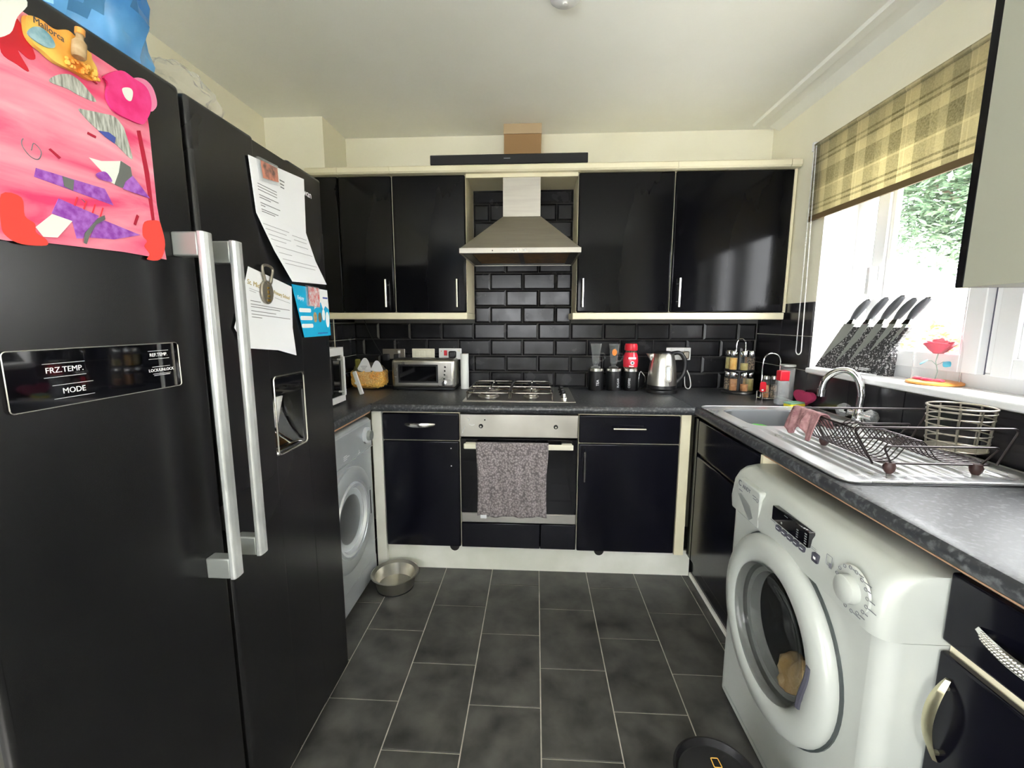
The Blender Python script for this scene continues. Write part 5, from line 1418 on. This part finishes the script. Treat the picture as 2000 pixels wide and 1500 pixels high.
m = MB().prism(rrect(cx - .060, cx - .050, .967, .976, .002), 'y', cy - .0366, cy - .036); m.build('white_print', 'print_white', t, fix=True)
t = thing('oil_bottle', 'clear square glass bottle standing in the corner by the cruet stand', 'bottle', (1.365, -.455, ZT))
MB().prism(rrect(1.335, 1.395, -.478, -.430, .012), 'z', ZT, 1.098).build('body', 'clear_plastic', t, fix=True, bev=.010, seg=3)
MB().lathe([(.036, 0), (.036, .008)], (1.365, -.454, 1.101), 'z', 20).build('lid', 'bracket_grey', t)
u = thing('soap_bottle', 'clear plastic bottle with a square red cap near the sink', 'bottle', (1.307, -.52, ZT))
MB().prism(rrect(1.282, 1.334, -.545, -.497, .010), 'z', ZT, 1.035).build('body', 'clear_plastic', u, fix=True, bev=.008, seg=3)
MB().prism(rrect(1.290, 1.328, -.539, -.503, .006), 'z', ZT + .003, .962).build('liquid', 'clear_plastic', u, fix=True)
MB().prism(rrect(1.285, 1.331, -.542, -.500, .006), 'z', 1.036, 1.086).build('cap', 'red', u, fix=True, bev=.004)
# heart sponge against the window wall
m = MB(); hp = []
for i in range(32):
    q = 2 * PI * i / 32; hp.append((16 * math.sin(q) ** 3, 13 * math.cos(q) - 5 * math.cos(2 * q) - 2 * math.cos(3 * q) - math.cos(4 * q)))
m.xf = Matrix.Translation((1.392, -.565, .958)) @ Matrix.Rotation(math.radians(6), 4, 'Y')
m.prism([(a * .0046, b * .0028) for a, b in hp], 'x', -.011, .011)
o = m.build('heart_sponge', 'pink_sponge', fix=True, bev=.004); tag(o, 'dark pink heart-shaped sponge propped against the window wall tiles', 'sponge')
t = thing('scouring_sponge', 'yellow and green scouring sponge lying behind the sink', 'sponge', (1.335, -.59, ZT), math.radians(20))
B(-.045, .045, -.022, .022, 0, .018).build('foam', 'yellow_sponge', t, local=True, bev=.004)
B(-.045, .045, -.022, .022, .0182, .026).build('scourer', 'green_scour', t, local=True, bev=.002)

# ================================================================ WINDOW SILL AND BLIND
ZI = 1.1033
ang = math.atan2(-.985, .175)
t = thing('knife_block', 'black speckled slanted knife board with knives on the window sill', 'knife block', (1.435, -.55, ZI), ang)
# local x runs along the board, local y points to the window; the board is a leaning parallelogram
lean = Matrix.Translation((0, 0, .002)) @ Matrix.Rotation(math.radians(-8), 4, 'X')
HB, SHR = .200, .5
m = MB(); m.xf = lean; m.prism([(0, .004), (.300, .004), (.300 + HB * SHR, HB), (HB * SHR, HB)], 'y', 0, .018); m.build('board', 'block_speckle', t, local=True, bev=.002, fix=True)
m = MB(); m.prism([(.295, 0), (.345, 0), (.350, .115), (.340, .115)], 'y', .024, .050); m.build('prop', 'block_speckle', t, local=True, fix=True)
m = MB(); m.xf = lean; m.prism([(.222 + .006 * math.cos(q), .020 + .006 * math.sin(q)) for q in [i * PI / 6 for i in range(12)]], 'y', -.0006, 0); m.build('logo', 'print_white', t, local=True, fix=True)
for z_, w_ in ((.0235, .046), (.0165, .038)):
    m = MB(); m.xf = lean; m.box(.232, .232 + w_, -.0006, 0, z_ - .002, z_ + .002); m.build('printed_line', 'print_white', t, local=True)
base = Matrix.Translation((1.435, -.55, ZI)) @ Matrix.Rotation(ang, 4, 'Z')
kd = [(.11, .052, .150, 1.0, 'broad bladed knife at the reveal end of the knife board'), (.37, .034, .160, 1.05, 'carving knife second along the knife board from the reveal'), (.58, .034, .160, 1.1, 'chef knife in the middle of the knife board'), (.76, .024, .100, .95, 'utility knife with a short blade on the knife board'), (.93, .014, .06, .95, 'small paring knife at the propped end of the knife board')]
SH = Matrix(((1, 0, SHR, 0), (0, 1, 0, 0), (0, 0, 1, 0), (0, 0, 0, 1)))
for i, (fr_, bw, bl, sc_, lb) in enumerate(kd):
    k = thing('kitchen_knife', lb, 'knife', base @ lean @ Vector((HB * SHR + .30 * fr_, -.001, HB)), ang, 'knives on the knife board')
    L2 = Matrix.Rotation(math.radians(-8), 4, 'X') @ SH
    m = MB(); m.xf = L2; m.prism([(-bw / 2, .012), (bw / 2, .012), (bw / 2, -bl * .30), (-bw / 2 + .004, -bl), (-bw / 2, -bl)], 'y', -.003, -.0004); m.build('blade', 'bracket_grey', k, local=True, fix=True)
    m = MB(); m.xf = L2; m.prism([(-.015, .010), (.015, .010), (.012, .032), (-.010, .032)], 'y', -.007, .005); m.build('bolster', 'chrome', k, local=True, fix=True, bev=.002)
    m = MB(); m.xf = L2
    def hp_(u_, v_):
        z = .030 + .085 * sc_ * v_; xo = .010 * v_ ** 2
        r = .0125 + .0075 * math.sin(v_ * PI * .9)
        if v_ > .96: r *= .8
        return (xo + r * math.cos(2 * PI * u_), .75 * r * math.sin(2 * PI * u_), z)
    m.grid(hp_, 12, 12); m.build('handle', 'knife_grey', k, local=True, smooth=60)
    m = MB(); m.xf = L2; z = .030 + .085 * sc_; m.box(.0, .024, -.0065, .0065, z - .003, z + .005); m.build('end_cap', 'chrome', k, local=True, bev=.003)

# rose under a glass dome
rx, ry = 1.515, -1.095
t = thing('rose_dome', 'glass cloche on a wooden base on the window sill', 'glass dome', (rx, ry, ZI))
MB().lathe([(.072, 0), (.078, .003), (.078, .009), (.068, .013), (.0, .013)], (rx, ry, ZI), 'z', 36, caps=False).build('wooden_base', 'orange_wood', t)
MB().lathe([(.064, .013), (.064, .12), (.060, .150), (.045, .178), (.022, .192), (.006, .196), (.004, .200), (.0, .200)], (rx, ry, ZI), 'z', 36, caps=False).build('glass_dome', 'dome_glass', t)
m = MB(); m.tube(circ((rx, ry, ZI + .213), .013, 16, 'yz'), .004, 6, True); m.build('glass_ring', 'glass', t)
t = thing('rose', 'artificial red rose with blue leaves inside the glass dome', 'flower', (rx, ry, ZI + .0135))
m = MB(); m.tube([(rx, ry, ZI + .013), (rx + .003, ry - .004, ZI + .045), (rx - .002, ry + .003, ZI + .08), (rx, ry, ZI + .11)], .0016, 6)
m.tube([(rx, ry, ZI + .068), (rx - .006, ry + .014, ZI + .083), (rx - .008, ry + .026, ZI + .082)], .0012, 5)
m.tube([(rx, ry, ZI + .068), (rx + .004, ry - .02, ZI + .082), (rx + .004, ry - .034, ZI + .081)], .0012, 5); m.build('stem', 'stem', t)
for s_, yy in ((1, ry + .026), (-1, ry - .034)):
    def lf(u_, v_): return (rx - .010 + .010 * math.sin(v_ * PI) * (u_ - .5) * 2, yy + s_ * .03 * v_, ZI + .082 - .012 * v_ + (u_ - .5) * .018 * math.sin(v_ * PI))
    MB().grid(lf, 6, 10).build('leaf', 'leaf_blue', t, solid=.001)
rnd = random.Random(2); zc = ZI + .130
for k in range(14):
    rr = .007 + .0025 * k; a0 = k * 2.4; hgt = .056 - .0005 * k; wd = 1.2 if k < 5 else 1.0
    def ptl(u_, v_):
        a = a0 + (u_ - .5) * 2 * wd
        fl = rr * (.35 + .65 * math.sin(v_ * PI * .52)) + .022 * max(0, v_ - .72) * (k / 10)
        dp_ = -.020 + hgt * v_ - .007 * (abs(u_ - .5) * 2) ** 2 * v_ - .0008 * k * v_
        return (rx + fl * math.cos(a), ry + fl * math.sin(a), zc + dp_)
    MB().grid(ptl, 8, 7).build('petal', 'rose_red', t, solid=.0012, smooth=60)
for k, (dx, dy, lb) in enumerate(((-.030, .030, 'fallen rose petal lying by the stem on the knife board side'), (-.034, -.010, 'fallen rose petal lying at the front edge of the dome base'), (-.02, -.038, 'fallen rose petal lying on the wall cabinet side of the dome'))):
    p = crumple('fallen', (rx + dx, ry + dy, ZI + .0135), (.010, .017, .005), 40 + k, 14, 8, .3).build('fallen_petal', 'rose_red'); tag(p, lb, 'petal', 'fallen petals under the dome')

# roller blind
u = thing('roller_blind', 'beige and brown tartan roller blind half lowered over the window', 'blind', (1.40, -1.05, 1.82))
BY0, BY1 = -1.70, -.447
B(1.400, 1.4015, BY0, BY1, 1.826, 2.142).build('fabric', 'plaid', u)
m = MB(); m.tube([(1.408, BY0, 2.150), (1.408, BY1, 2.150)], .0135, 14); m.build('roller_tube', 'plaid', u)
B(1.3955, 1.4055, BY0, BY1, 1.803, 1.829).build('bottom_bar', 'brown_bar', u, bev=.002)
B(1.395, 1.4245, BY1, BY1 + .014, 2.130, 2.170).build('end_bracket', 'white_plastic', u)
m = MB(); path = []
for i in range(150): path.append((1.395, -.452 - .006 * (i / 150), 2.15 - i / 150 * .965))
for i in range(12): a = PI * i / 12; path.append((1.395, -.480 + .022 * math.cos(a), 1.185 - .022 * math.sin(a)))
for i in range(150): path.append((1.395, -.502 + .035 * (i / 150), 1.185 + i / 150 * .965))
for p in path: m.ball(p, .0030, 6, 4)
o = m.build('bead_chain', 'white_plastic', u); o['kind'] = 'stuff'

# ================================================================ FLOOR THINGS AND CEILING
t = thing('pet_bowl', 'round stainless steel pet bowl on the floor by the tumble dryer', 'bowl', (-.600, -.735, 0))
MB().lathe([(.086, .001), (.090, .006), (.102, .066), (.116, .074), (.118, .077), (.112, .079), (.098, .070), (.083, .014), (.0, .012)], (-.615, -.735, 0), 'z', 40, caps=False).build('bowl', 'hob_steel', t)
MB().lathe([(.089, .0003), (.0925, .001), (.0925, .005), (.089, .006)], (-.615, -.735, 0), 'z', 40, caps=False).build('rubber_ring', 'black_plastic', t)
t = thing('round_tub', 'round black lidded tub with a small orange emblem on the floor', 'tub', (.50, -1.85, 0))
tx, ty = .525, -1.800
MB().lathe([(.080, .001), (.085, .02), (.098, .235), (.100, .250), (.094, .252), (.088, .235), (.0, .230)], (tx, ty, 0), 'z', 40, caps=False).build('tub_body', 'black_plastic', t)
MB().lathe([(.086, .2305), (.084, .236), (.0, .240)], (tx, ty, 0), 'z', 36, caps=False).build('lid', 'black_matt', t)
m = MB(); m.tube(fillet([(tx + .005, ty + .052, .2395), (tx + .022, ty + .052, .2395), (tx + .024, ty + .028, .2405), (tx + .005, ty + .028, .2405)], .002, 2, True), .0012, 4, True); m.build('emblem', 'magnet_orange', t)
t = thing('ceiling_rose', 'small white round fitting on the ceiling', 'ceiling fitting', (.171, -1.085, ZC))
MB().lathe([(.05, 0), (.05, .012), (.035, .022), (.0, .024)], (.171, -1.085, ZC - .0005), 'z', 28, -1, caps=False).build('cover', 'white_plastic', t)
MB().lathe([(.008, .022), (.008, .03), (.0, .03)], (.171, -1.085, ZC), 'z', 10, -1, caps=False).build('grommet', 'white_plastic', t)
